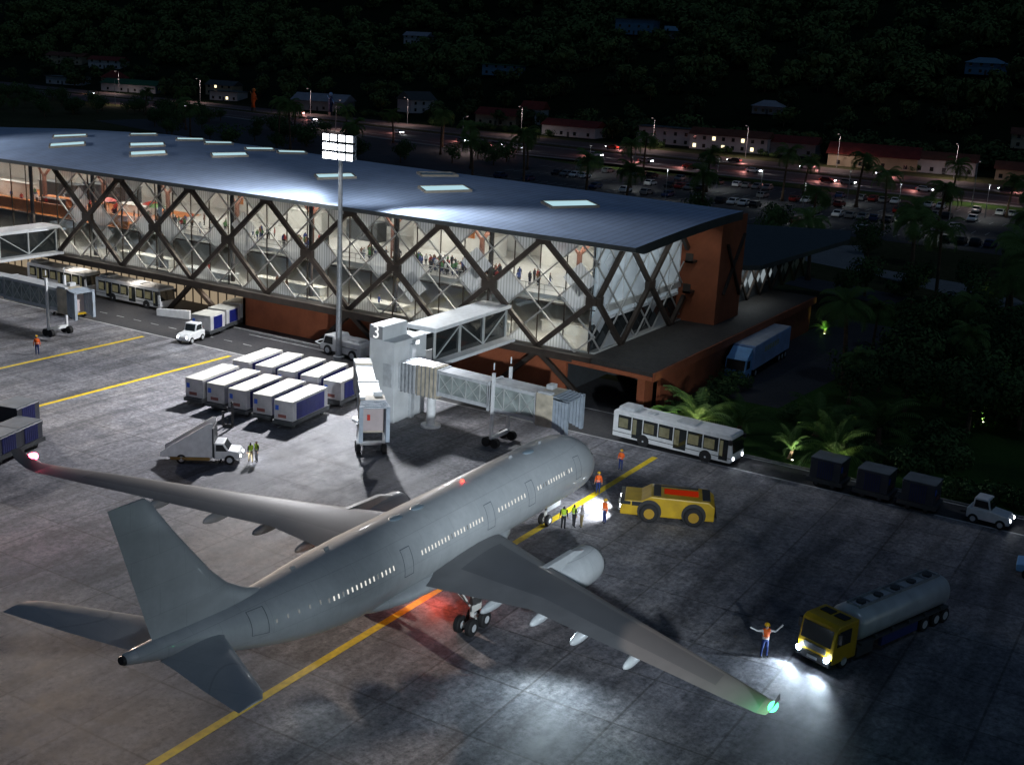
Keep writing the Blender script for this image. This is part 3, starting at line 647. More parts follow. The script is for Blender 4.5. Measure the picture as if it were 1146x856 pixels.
# fin
def fsec(z, xl, xt, th, n=12):
    c = xl-xt; L_ = []
    a, bb = [], []
    for i in range(n+1):
        t = .5*(1-math.cos(PI*i/n)); yt = 5*th*(.2969*math.sqrt(t)-.126*t-.3516*t*t+.2843*t**3-.1036*t**4)*c
        a.append((xl-t*c, yt, z)); bb.append((xl-t*c, -yt, z))
    return a+bb[-2:0:-1]
b = MB(); xt = lambda z: -43.95-(z-6.73)*.311
b.loft([fsec(5.6, -36.0, -43.6, .07), fsec(6.35, -36.2, xt(6.35), .075), fsec(6.65, -36.9, xt(6.65), .08), fsec(7.0, -37.8, xt(7.0), .088), fsec(7.7, -38.95, xt(7.7), .095), fsec(8.7, -40.0, xt(8.7), .1), fsec(11.4, -42.2, xt(11.4), .1), fsec(13.5, -43.75, xt(13.5), .1), fsec(13.75, -44.05, xt(13.75), .06)])
apart(b, 'tail_fin', HULL, smooth=R(50))
# navigation lights
REDE = emis('red_navigation_light', (1, .07, .14), 22); GRNE = emis('green_navigation_light', (.06, 1, .3), 6); REDB = emis('red_beacon', (1, .03, .02), 12)
b = MB(); b.ball((-30.4, 26.2, 6.1), .3, 10, 6, (1.6, .8, 1)); apart(b, 'navigation_light', REDE)
b = MB(); b.ball((-30.6, -25.85, 5.78), .27, 10, 6, (1.6, .8, .8)); apart(b, 'navigation_light', GRNE)
b = MB(); c, r_ = fus(-17.6); b.ball((-17.6, 0, c+r_+.06), .12, 10, 6); apart(b, 'beacon', REDB)
b = MB(); b.ball((-22.5, -.6, 1.5), .14, 10, 6); apart(b, 'beacon', REDB)
lamp('red_wing_light', 'POINT', (-29.9, 26.6, 6.4), 45, (1, .08, .15), shadow_soft_size=.15)
lamp('green_wing_light', 'POINT', (-31.0, -25.6, 6.6), 110, (.1, 1, .35), shadow_soft_size=.15)
lamp('belly_beacon_light', 'POINT', (-21.8, -1.2, 1.1), 150, (1, .1, .04), shadow_soft_size=.15)
lamp('wing_root_light', 'SPOT', (-25.4, -11.6, 3.5), 1900, (.75, .92, 1), aim=(-31.0, -13.5, 0), spot_size=R(150), spot_blend=.9, shadow_soft_size=.3)
lamp('tail_ground_light', 'SPOT', (-34, -2.3, 3.0), 200, (.9, .97, 1), aim=(-38.5, -5.0, 0), spot_size=R(90), spot_blend=.9, shadow_soft_size=.3)  # spot under the tail aimed down at the apron
# ------------------------------------------------------------ masts with floodlights
def mast(loc, rz, label, lights, h=24.3):
    t = thing('floodlight_mast', label, 'light mast', loc, rz)
    b = MB(); b.tube((0,0,.1), (0,0,h-1.2), .36, .2, 16); b.tube((0,0,0), (0,0,.35), .62, .62, 16); b.build('pole', GALV, t, smooth=SM)
    b = MB()
    for z in (0, .95, 1.9): b.bar((0, -2.1, h-2.1+z), (0, 2.1, h-2.1+z), .12)
    for y in (-2.0, 0, 2.0): b.bar((0, y, h-2.3), (0, y, h+.2), .1)
    b.bar((0, 0, h-2.3), (0, 0, h-.9), .3); b.build('head_frame', GALV, t)
    for y in (-1.6, -.55, .55, 1.6):
        for z in (0, .95, 1.9):
            b = MB(); b.box(-.55, -.12, y-.42, y+.42, h-2.45+z, h-1.75+z); f = b.build('floodlight', GALV, t)
            b = MB(); b.box(-.6, -.555, y-.39, y+.39, h-2.42+z, h-1.78+z); b.build('lens', emis('floodlight_lens', (.93, .96, 1), 9), f)
    for dest, e, col, size in lights:
        sg = 1 if (dest[0]-loc[0])*math.cos(rz)+(dest[1]-loc[1])*math.sin(rz) < 0 else -1.2
        o = lamp('floodlight_beam', 'SPOT', (loc[0]-sg*math.cos(rz), loc[1]-sg*math.sin(rz), h-.9), e, col, aim=dest, spot_size=R(size), spot_blend=1.0, shadow_soft_size=.9)
    return t
mast((21.1, 42, 0), 0, 'tall grey floodlight mast with a glowing grid of lamps in front of the terminal',
     [((2, 34, 0), 80000, (.96, .96, 1), 80), ((-18, 42, 0), 42000, (.97, .97, 1), 80), ((10, 66, 0), 62000, (.95, .97, 1), 120), ((9, 24, 2), 52000, (.9, .96, 1), 46), ((25, 16, 10), 30000, (.9, .95, 1), 66), ((25, 70, 10), 30000, (.9, .95, 1), 66), ((38, 48, 17), 2600, (.84, .92, 1), 158), ((15.5, 1, 1), 20000, (.9, .95, 1), 22)])
mast((16.5, 122, 0), R(35), 'added unseen floodlight mast beyond the gate walkway outside the picture',
     [((-43, 5.5, 6), 420000, (1, .76, .58), 9), ((-24, 1.5, 8), 1300000, (1, .80, .64), 13), ((-34, 10, 6), 60000, (1, .86, .76), 27), ((42, 95, 18), 14000, (.85, .92, 1), 80), ((5, 80, 0), 26000, (.95, .95, 1), 100)], 25)  # unseen mast added for the warm side light on aircraft and apron
mast((-76, -60, 0), R(222), 'added unseen floodlight mast behind the parked airliner outside the picture',
     [((-6, 0, 6), 290000, (.82, .92, 1.0), 23), ((-26, -1, 8), 42000, (.80, .91, 1.0), 34), ((-46, 6, 0), 2500, (.92, .94, 1.0), 76)], 25)  # unseen mast added to light the camera side of the aircraft

# ------------------------------------------------------------ jet bridges
LATW = mat('white_lattice', (.55, .57, .56), .5, .2, .15, 1)
RUST = mat('rust_stained_panel', (.52, .46, .36), .6, 0, .3, 1.2)
TOWW = mat('tower_render', (.66, .68, .69), .6, 0, .1, .8)
def fixed_walk(y0, label, tower_label, digit):
    tw = thing('gate_tower', tower_label, 'tower', (8.9, y0+24.9, 0))
    b = MB(); b.box(-2.5, 2.5, -1.45, 1.45, 0, 7.7); b.build('shaft', TOWW, tw, bevel=.05)
    b = MB(); b.box(-2.52, 1.2, -.1, 1.47, 7.7, 9.0); b.build('sign_block', TOWW, tw, bevel=.04)
    b = MB(); b.box(-2.9, -2.5, .2, 1.3, .2, 2.3); b.box(-2.55, -2.5, -1.2, -.2, 3.4, 5.6); build_each(b, 'door', LGREY, tw)
    b = MB(); b.box(-.2, .3, -1.8, -1.45, 0, 7.2); build_each(b, 'cable_duct', LGREY, tw)
    b = MB(); b.box(.2, .8, -1.85, -1.46, 7.1, 7.5); f_ = b.build('floodlight', GALV, tw); b = MB(); b.box(.24, .76, -1.88, -1.852, 7.14, 7.46); b.build('lens', emis('added_gate_lens', (.95, .97, 1), 3), f_)  # fixture and its spot are added to lift the dark apron at the gate
    lamp('added_gate_fill', 'SPOT', (9.4, y0+22.9, 7.3), 3800, (.92, .94, 1), aim=(4, y0+13, 0), spot_size=R(130), spot_blend=.9, shadow_soft_size=.3)
    if digit:
        cu = bpy.data.curves.new('digit', 'FONT'); cu.body = digit; cu.size = 1.7; cu.extrude = .02; cu.align_x = 'CENTER'; cu.align_y = 'CENTER'
        to = bpy.data.objects.new('tmp', cu); COL.objects.link(to); dg = bpy.context.evaluated_depsgraph_get()
        me = bpy.data.meshes.new_from_object(to.evaluated_get(dg)); bpy.data.objects.remove(to)
        me.materials.clear(); me.materials.append(emis('gate_number_white', (1, 1, 1), 1.1))
        o = link_mesh('gate_number', me, tw, (-2.55, .68, 8.35), (R(90), 0, R(-90)))
        b = MB(); b.box(-2.54, -2.525, -.05, 1.42, 7.75, 8.95); b.build('number_board', mat('number_board', (.3, .31, .32), .5, 0, .05), tw)
    w = thing('fixed_walkway', label, 'walkway', (18, y0+24.2, 0))
    b = MB(); b.prism([(-6.6, 7.9), (7.2, 8.15), (7.2, 8.5), (-6.4, 8.3)], -1.75, 1.75); b.build('roof', WHITE, w, bevel=.06)
    b = MB(); b.box(-6.6, 7.0, -2.5, 2.1, 4.75, 5.1); b.build('floor_slab', WHITE, w, bevel=.05)
    b = MB()
    for s in (-1, 1):
        for i in range(4): x = -6.3+i*4.3; b.bar((x, s*1.5, 5.15), (x, s*1.5, 8.0), .18)
        for i in range(3):
            x = -6.3+i*4.3; b.bar((x, s*1.5, 5.2), (x+4.3, s*1.5, 7.9), .1) if i % 2 == 0 else b.bar((x, s*1.5, 7.9), (x+4.3, s*1.5, 5.2), .1)
    build_each(b, 'truss', LATW, w, SIDE)
    b = MB()
    for s in (-1, 1): b.box(-6.5, 7.0, s*1.38-.02, s*1.38+.02, 5.15, 7.95)
    build_each(b, 'glazing', BUSGL, w)
    b = MB(); b.box(-6.5, 6.9, -.6, .6, 7.6, 7.66); b.build('ceiling_light', emis('walkway_light', (.9, .95, 1), 1.2), w)
def movable(loc, rz, L1, L2, z0, zdrop, label, legx, wheelbar=True, glass=True, k=1.0):
    t = thing('boarding_bridge', label, 'jet bridge', loc, rz)
    b = MB(); b.box(-1.25*k, 1.25*k, -1.1*k, 1.1*k, z0-.3, z0+2.6); rot = b.build('rotunda', RUST, t, bevel=.08)
    b = MB()
    for i in range(5): b.box(-1.1*k+i*.5*k, -1.0*k+i*.5*k, -1.14*k, 1.14*k, z0-.34, z0+2.64)
    b.build('fin', GALV, rot)
    b = MB(); b.tube((0,0,.2), (0,0,z0-.3), .42, n=18); b.tube((0,0,0), (0,0,.2), .95, n=18); b.build('support_column', WHITE, t, smooth=SM)
    def tun(nm, x0, x1, hw, h, dz):
        zz = lambda x: z0-zdrop*x/(L1+L2)
        b = MB()
        for x in (x0, x1-.25): b.box(x, x+.25, -hw-.04, hw+.04, zz(x)-.06+dz, zz(x)+h+.06+dz)
        b.loft([[(x0, -hw, zz(x0)+h+dz), (x0, hw, zz(x0)+h+dz), (x0, hw, zz(x0)+h-.3+dz), (x0, -hw, zz(x0)+h-.3+dz)], [(x1, -hw, zz(x1)+h+dz), (x1, hw, zz(x1)+h+dz), (x1, hw, zz(x1)+h-.3+dz), (x1, -hw, zz(x1)+h-.3+dz)]])
        b.loft([[(x0, -hw, zz(x0)+.35+dz), (x0, hw, zz(x0)+.35+dz), (x0, hw, zz(x0)+dz), (x0, -hw, zz(x0)+dz)], [(x1, -hw, zz(x1)+.35+dz), (x1, hw, zz(x1)+.35+dz), (x1, hw, zz(x1)+dz), (x1, -hw, zz(x1)+dz)]])
        tn = b.build(nm, LGREY, t)
        b = MB()
        for s in (-1, 1): b.add([(x0+.2, s*(hw-.06), zz(x0)+.3+dz), (x1-.2, s*(hw-.06), zz(x1)+.3+dz), (x1-.2, s*(hw-.06), zz(x1)+h-.28+dz), (x0+.2, s*(hw-.06), zz(x0)+h-.28+dz)], [(0,1,2,3)])
        build_each(b, 'side_glazing', mat('bridge_glazing', (.3, .34, .33), .25, 0, .35, 1.2), tn)
        b = MB(); n = max(2, int((x1-x0)/1.5)); st = (x1-x0-.3)/n
        for s in (-1, 1):
            for i in range(n):
                xa = x0+.15+i*st; xb = xa+st
                b.bar((xa, s*hw, zz(xa)+.35+dz), (xa, s*hw, zz(xa)+h-.3+dz), .08)
                b.bar((xa, s*hw, zz(xa)+.35+dz), (xb, s*hw, zz(xb)+h-.3+dz), .06); b.bar((xa, s*hw, zz(xa)+h-.3+dz), (xb, s*hw, zz(xb)+.35+dz), .06)
        build_each(b, 'lattice', LATW, tn, SIDE)
        return tn
    tun('inner_tunnel', 1.3*k, L1+.8, 1.05*k, 2.35, .12); tun('outer_tunnel', L1, L1+L2, 1.22*k, 2.6, 0)
    xe = L1+L2; ze = z0-zdrop
    b = MB(); b.box(xe, xe+1.7, -1.5*k, 1.5*k, ze-.15, ze+2.75); cb = b.build('cab', RUST, t, bevel=.08)
    b = MB(); b.box(xe+.2, xe+1.5, -1.52*k, -.9*k, ze+2.75, ze+2.95); b.box(xe+.1, xe+.7, .2*k, 1.2*k, ze+2.75, ze+3.15); build_each(b, 'roof_unit', LGREY, cb, bevel=.04)
    b = MB()
    for kk in range(5):
        x = xe+1.7+kk*.32; g = .05*kk
        for (y0, y1, za, zb) in ((-1.5*k-g, -1.32*k, ze-.1-g*2, ze+2.6), (1.32*k, 1.5*k+g, ze-.1-g*2, ze+2.6), (-1.5*k-g, 1.5*k+g, ze+2.45, ze+2.75-g*1.2)): b.box(x, x+.26, y0, y1, za, zb)
    b.build('canopy_bellows', mat('grey_blue_canvas', (.32, .37, .43), .7, 0, .15, 2), cb)
    b = MB(); b.box(xe+1.72, xe+1.78, -1.3*k, 1.3*k, ze+.05, ze+2.4); b.build('cab_shutter', mat('cab_shutter', (.5, .42, .42), .5, 0, .1, 1), cb)
    b = MB(); b.box(xe+1.79, xe+1.86, -.5, -.25, ze+1.0, ze+1.5); b.build('extinguisher', REDP, cb)
    lx = legx; zl = z0-zdrop*lx/(L1+L2)
    b = MB()
    for s in (-1, 1):
        b.box(lx-.12, lx+.12, s*1.55*k-.12, s*1.55*k+.12, .75, zl+3.6 if wheelbar else zl+.2)
        b.tube((lx, s*1.55*k, zl+3.9 if wheelbar else zl+.2), (lx, s*1.55*k, zl+4.5 if wheelbar else zl+.25), .06, n=8)
    b.bar((lx, -1.55*k, .8), (lx, 1.55*k, .8), .3, .35); b.bar((lx, -1.5*k, zl-.2), (lx, 1.5*k, zl-.2), .25, .3); b.build('lift_leg', WHITE, t)
    for s in (-1, 1):
        for dx in (-.45, .45):
            b = MB(); b.tube((lx+dx, s*1.55*k-.2, .42), (lx+dx, s*1.55*k+.2, .42), .42, n=18); b.build('wheel', BLACKR, t, smooth=SM)
    return t
fixed_walk(0, 'white roofed walkway joining the gate 3 tower to the terminal facade', 'pale grey gate tower with a white 3 on its top block', '3')
fixed_walk(70.3, 'white roofed walkway at the picture edge beside the orange timber hall', 'pale gate tower of the neighbouring stand beyond the picture edge', None)
movable((8.0, 20.3, 0), R(-90), 6.7, 5.1, 3.35, .25, 'long glazed boarding bridge reaching from the gate 3 tower beside the airliner nose', 7.5, k=.92)
movable((5.4, 26.3, 0), R(-137), 5.2, 3.6, 3.1, .75, 'short boarding bridge with shuttered cab and red extinguisher facing the apron at gate 3', 9.0, wheelbar=False, k=.72)
movable((8.2, 92.5, 0), R(-90), 12, 9.6, 3.2, .1, 'boarding bridge with white lattice sides coming in from the picture edge', 20.0, k=.8)
t = thing('bridge_head_link', 'grey link box between the gate 3 tower and its long boarding bridge', 'link box', (8.2, 22.4, 3.1))
b = MB(); b.box(-1.2, 1.2, -.9, 1.0, 0, 2.7); b.build('box', LGREY, t, bevel=.05)
b = MB()
for k in range(4): b.box(-1.26, 1.26, -.7+k*.42, -.55+k*.42, -.05, 2.76)
b.build('bellows', GALV, t)

# ------------------------------------------------------------ vehicles
def wheel_mesh(r, w, hubm):
    b = MB(); b.loft([[(r_*math.cos(2*PI*i/20), y, r_*math.sin(2*PI*i/20)) for i in range(20)] for y, r_ in ((-w/2, r*.6), (-w/2, r*.85), (-w/2*.7, r), (w/2*.7, r), (w/2, r*.85), (w/2, r*.6))])
    me = b.mesh('tyre', BLACKR, R(30)); b = MB(); b.tube((0,-w/2-.01,0), (0,w/2+.01,0), r*.55, n=14); b.tube((0,-w/2-.03,0), (0,w/2+.03,0), r*.2, n=8)
    return me, b.mesh('rim', hubm)
def wheels(t, pts, r, w, hubm=LGREY):
    me, rm = wheel_mesh(r, w, hubm)
    for x, y in pts:
        o = link_mesh('wheel', me, t, (x, y, r)); link_mesh('rim', rm, o)
HEADL = emis('headlight_lens', (.85, .93, 1), 40); TAILL = emis('tail_light', (1, .04, .02), 6); DIMH = mat('unlit_headlight', (.6, .62, .65), .2, 0, 0)
def headlights(t, pts, lit, r=.14, m=None):
    for x, y, z in pts:
        b = MB(); b.tube((x-.05, y, z), (x+.03, y, z), r, n=12); b.build('headlight', (m or HEADL) if lit else DIMH, t)
def beam(loc, rz, x, y, z, e, reach=7, size=70, col=(.88,.94,1)):
    c, s = math.cos(rz), math.sin(rz); p = Vector((loc[0]+c*x-s*y, loc[1]+s*x+c*y, z))
    a = p+Vector((c*reach, s*reach, -z)); lamp('headlight_beam', 'SPOT', p, e, col, aim=a, spot_size=R(size), spot_blend=.7, shadow_soft_size=.12)
BUSIN = mat('bus_pane_glow', (.12, .12, .08), .15, 0, .6, 1.3, emit=.045, emit_col=(1, .92, .5))
def bus(loc, rz, label, L=11.9, lit=True, glow=BUSIN):
    t = thing('airport_bus', label, 'bus', loc, rz, 'white apron buses'); H = 2.85; h2 = L/2; wd = 1.28
    b = MB(); b.prism([(-h2, .35), (h2-.15, .35), (h2, .6), (h2-.02, 1.2), (h2-.22, H-.1), (h2-.4, H), (-h2+.15, H), (-h2, H-.15)], -wd, wd); bd = b.build('body', WHITE, t, bevel=.08)
    x = -h2+.5; wins = []
    for wdt, kind in ((1.4,'w'),(1.1,'d'),(1.5,'w'),(1.5,'w'),(1.3,'d'),(1.5,'w'),(1.5,'w'),(.9,'d')):
        for s in (-1, 1):
            b = MB(); b.box(x+.05, x+wdt-.02, s*(wd+.004)-.012, s*(wd+.004)+.012, 1.18 if kind == 'w' else .55, 2.45)
            fo = b.build('window' if kind == 'w' else 'door', BUSGL, t)
            b = MB()
            if kind == 'w': b.box(x+.12, x+wdt*.75, s*(wd+.02)-.004, s*(wd+.02)+.004, 1.3, 2.2)
            else: b.box(x+.1, x+wdt*.45, s*(wd+.02)-.004, s*(wd+.02)+.004, .9, 2.3)
            b.build('pane', glow, fo)
        x += wdt+.04
    b = MB(); b.add([(h2-.045, -wd+.12, 1.25), (h2-.045, wd-.12, 1.25), (h2-.19, wd-.12, 2.5), (h2-.19, -wd+.12, 2.5)], [(0,1,2,3)]); b.v = [(v[0]+.05, v[1], v[2]) for v in b.v]; b.build('windscreen', BUSGL, t)
    b = MB(); b.box(-h2+.3, -h2+1.9, -.85, .85, H, H+.28); b.box(.2, 2.0, -.8, .8, H, H+.12); b.box(-3, -2.2, -.4, .4, H, H+.1); build_each(b, 'roof_unit', LGREY, t, bevel=.05)
    b = MB(); b.box(-h2+.02, h2-.1, -wd-.012, wd+.012, .78, .84); b.build('trim_line', DGREY, t)
    pts = [(h2-2.5, s*1.12) for s in (-1, 1)]+[(-h2+3.2, s*1.12) for s in (-1, 1)]
    b = MB()
    for px, py in pts: b.tube((px, py+.19*(1 if py > 0 else -1)-.03, .5), (px, py+.19*(1 if py > 0 else -1)+.03, .5), .58, n=18)
    build_each(b, 'wheel_arch', BLACK, t); wheels(t, [(px, py*1.06) for px, py in pts], .46, .28)
    headlights(t, [(h2-.01, -.95, .75), (h2-.01, .95, .75)], lit)
    b = MB(); b.box(h2-.35, h2-.05, wd, wd+.3, 2.1, 2.5); b.box(h2-.35, h2-.05, -wd-.3, -wd, 2.1, 2.5); build_each(b, 'mirror', BLACK, t)
    return t
brz = R(-93); bus((16.8, -.6, 0), brz, 'white apron bus with headlights on, on the service road ahead of the airliner')
for y in (-.9, .9): beam((16.8, -.6), brz, 5.95, y, .75, 600)
bus((25.5, 79.2, 0), R(-90), 'white apron bus parked under the terminal overhang with its door side lit', lit=False, glow=mat('bus_warm_glow', (.12, .12, .08), .15, 0, .6, 1.3, emit=.07, emit_col=(1, .9, .5)))
bus((25.6, 93.0, 0), R(-90), 'white apron bus parked behind another bus, partly hidden by the lattice sided bridge', lit=False, glow=MATS['bus_warm_glow'])
# baggage containers on dollies
def cart(loc, rz, label, group, dims=(6.0, 1.98, 2.6), cat='baggage container', dark=False, half=None):
    L, wd, H = dims; t = thing('baggage_container', label, cat, loc, rz, group); z0 = .78
    b = MB(); b.box(-L/2-.25, L/2+.25, -wd/2-.05, wd/2+.05, .42, z0); b.bar((-L/2-.9, 0, .38), (-L/2+.2, 0, .45), .1)
    for x in (-L/2+.5, L/2-.5): b.tube((x, -wd/2+.25, .26), (x, wd/2-.25, .26), .06)
    b.build('dolly', DGREY, t)
    wheels(t, [(x, y) for x in (-L/2+.6, L/2-.6) for y in (-wd/2+.3, wd/2-.3)], .26, .18, DGREY)
    e = .62
    b = MB(); b.prism_x([(-wd/2, z0+.02), (wd/2, z0+.02), (wd/2, H-.12), (wd/2-.1, H-.02), (-wd/2+.1, H-.02), (-wd/2, H-.12)], -L/2, L/2); bx = b.build('shell', mat('container_grey', (.5, .49, .5), .5, .1, .18, 1) if not dark else mat('dark_container', (.05, .055, .07), .5, .2, .2, 1), t, bevel=.03)  # dark copy: shade around the wingtip containers is put into their colour
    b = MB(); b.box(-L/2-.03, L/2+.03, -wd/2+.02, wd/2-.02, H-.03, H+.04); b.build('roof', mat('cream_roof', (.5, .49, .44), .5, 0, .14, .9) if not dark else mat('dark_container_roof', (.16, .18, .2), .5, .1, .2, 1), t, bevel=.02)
    for s in (-1, 1):
        b = MB(); b.box(-L/2+e, L/2-e, s*(wd/2+.005)-.02, s*(wd/2+.005)+.02, z0+.08, H-.16)
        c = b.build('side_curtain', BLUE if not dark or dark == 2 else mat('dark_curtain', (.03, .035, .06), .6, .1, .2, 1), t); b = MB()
        for i in range(7): x = -L/2+e+.1+i*(L-2*e-.2)/6; b.box(x-.025, x+.025, s*(wd/2+.03)-.01, s*(wd/2+.03)+.01, z0+.1, H-.18)
        b.build('curtain_strap', mat('curtain_strap', (.008, .015, .12), .6, 0, .1), c)
    for sx_ in (-1, 1):
        b = MB(); b.box(sx_*(L/2+.012)-.008, sx_*(L/2+.012)+.008, -wd/2+.15, -wd/2+.5, H-.9, H-.4) if sx_ > 0 else b.box(-L/2-.02, -L/2-.004, wd/2-.5, wd/2-.15, H-.9, H-.45); b.build('blue_placard', mat('placard_blue', (.02, .1, .55), .5, 0, 0), t)
        b = MB(); b.box(sx_*(L/2+.012)-.008, sx_*(L/2+.012)+.008, -.3, .55, z0+.25, z0+.55); b.build('red_placard', mat('placard_red', (.22, .07, .06), .5, 0, .1), t)
    return t
order = ['outermost of its row, farthest from gate 3', 'second of its row from the far end', 'in the middle of its row', 'second of its row from the gate side', 'nearest gate 3 in its row']
for i in range(5):
    cart((1.75+rnd.uniform(-.15, .15), 41.6-2.78*i, 0), R(9+rnd.uniform(-1.3, 1.3)), 'white topped baggage container in the front row, '+order[i], 'white topped baggage containers parked in two rows')
    cart((9.2+.1*i, 42.8-2.85*i, 0), R(9+rnd.uniform(-1.3, 1.3)), 'white topped baggage container in the back row, '+order[i], 'white topped baggage containers parked in two rows')
for i, (x, lab) in enumerate(((19.9, 'blue baggage container coupled right behind the small white tug'), (23.6, 'blue baggage container in the middle of the tug train'), (27.2, 'blue baggage container at the tail of the tug train near the wall'))):
    cart((x, 60.6+1.1*i, 0), R(12), lab, 'blue containers towed toward the apron', (3.0, 2.6, 2.5))
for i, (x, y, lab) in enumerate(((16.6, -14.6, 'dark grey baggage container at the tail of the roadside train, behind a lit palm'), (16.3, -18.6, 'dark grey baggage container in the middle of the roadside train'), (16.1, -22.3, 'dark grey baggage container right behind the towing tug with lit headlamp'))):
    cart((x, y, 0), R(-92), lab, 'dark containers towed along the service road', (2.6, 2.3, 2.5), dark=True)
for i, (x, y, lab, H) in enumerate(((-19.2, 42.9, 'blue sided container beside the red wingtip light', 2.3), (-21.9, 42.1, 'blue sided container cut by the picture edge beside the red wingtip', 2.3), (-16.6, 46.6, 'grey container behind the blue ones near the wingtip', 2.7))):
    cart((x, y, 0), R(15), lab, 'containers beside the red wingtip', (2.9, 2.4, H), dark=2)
# towing tugs
def tug(loc, rz, label, lit=True, s=1):
    t = thing('baggage_tug', label, 'tug', loc, rz)
    b = MB(); b.prism([(-1.35, .35), (1.5, .35), (1.55, .75), (1.3, .98), (.35, 1.08), (.1, 1.12), (-1.35, 1.05)], -.72, .72); b.build('body', WHITE, t, bevel=.08)
    b = MB(); b.prism([(-1.05, 1.05), (.2, 1.05), (.0, 1.85), (-.95, 1.85)], -.66, .66); b.build('cab', WHITE, t, bevel=.07)
    b = MB(); b.add([(.235, -.55, 1.15), (.235, .55, 1.15), (.045, .55, 1.78), (.045, -.55, 1.78)], [(0,1,2,3)]); b.build('windscreen', BUSGL, t)
    for s_ in (-1, 1):
        b = MB(); b.add([(-.9, s_*.672, 1.2), (.1, s_*.672, 1.2), (-.05, s_*.672, 1.72), (-.85, s_*.672, 1.72)], [(0,1,2,3)]); b.build('side_window', BUSGL, t)
    b = MB(); b.bar((-1.4, 0, .45), (-1.9, 0, .42), .1); b.build('tow_hitch', BLACK, t)
    wheels(t, [(x, y) for x in (-.85, .95) for y in (-.66, .66)], .34, .22)
    headlights(t, [(1.52, -.5, .72), (1.52, .5, .72)], lit, .1); t.scale = (s, s, s)
    return t
tug((16.0, 59.4, 0), R(192), 'small white baggage tug pulling blue containers out toward the yellow line', s=1.15)
for y in (-.5, .5): beam((16.0, 59.4), R(192), 1.8, y, .8, 160)
tug((16.2, -27.6, 0), R(-95), 'small white tug with headlights on, towing dark containers along the service road', s=1.15)
for y in (-.6, .6): beam((16.3, -27.6), R(-95), 2.2, y, .95, 500, 5)
# yellow aircraft tractor
def tractor():
    rz = R(-66); t = thing('pushback_tractor', 'low yellow pushback tractor with red top panel and big black wheels near the nose', 'tractor', (1.35, -6.6, 0), rz+PI)
    hl = 3.55
    b = MB(); b.prism([(-hl, .45), (hl, .45), (hl, 1.25), (hl-.35, 1.62), (2.0, 1.62), (1.3, 2.05), (-hl+.5, 1.98), (-hl, 1.6)], -1.5, 1.5); b.build('body', YEL, t, bevel=.09)
    b = MB(); b.box(hl-.75, hl+.015, -1.51, 1.51, 1.28, 1.55); b.box(hl-2.2, hl-.85, -1.512, 1.512, 1.22, 1.56); b.build('cab_window', BUSGL, t)
    b = MB(); b.box(-2.3, .3, -.5, .55, 2.0, 2.07); b.build('top_panel', emis('red_panel_glow', (.8, .045, .01), .28), t)  # panel glows by itself though it is no lamp
    b = MB(); b.box(-3.2, -2.6, -1.2, 1.2, 1.97, 2.03); b.box(.55, 1.1, -1.2, 1.2, 2.03, 2.1)
    for i in range(5): b.box(-2.3, 1.1, -1.25+i*.07, -1.22+i*.07, 2.0, 2.05)
    build_each(b, 'grille', BLACK, t)
    pts = [(x, y) for x in (-2.0, 1.35) for y in (-1.42, 1.42)]
    b = MB()
    for x, y in pts: b.tube((x, y-.12, .85), (x, y+.12, .85), .92, n=22)
    build_each(b, 'wheel_arch', BLACK, t)
    wheels(t, [(x, y*1.06) for x, y in pts], .74, .5, mat('yellow_hub', (.4, .23, .01), .5, 0, .1))
    b = MB(); b.box(hl, hl+.2, -1.35, 1.35, .45, .75); b.box(-hl-.2, -hl, -1.35, 1.35, .45, .75); build_each(b, 'bumper', BLACK, t)
    headlights(t, [(hl+.02, -1.1, 1.0), (hl+.02, 1.1, 1.0)], True, .12)
    for y in (-1.0, 1.0): beam((1.35, -6.6), rz+PI, hl+.25, y, 1.0, 2400, 4.0, 110)
tractor()
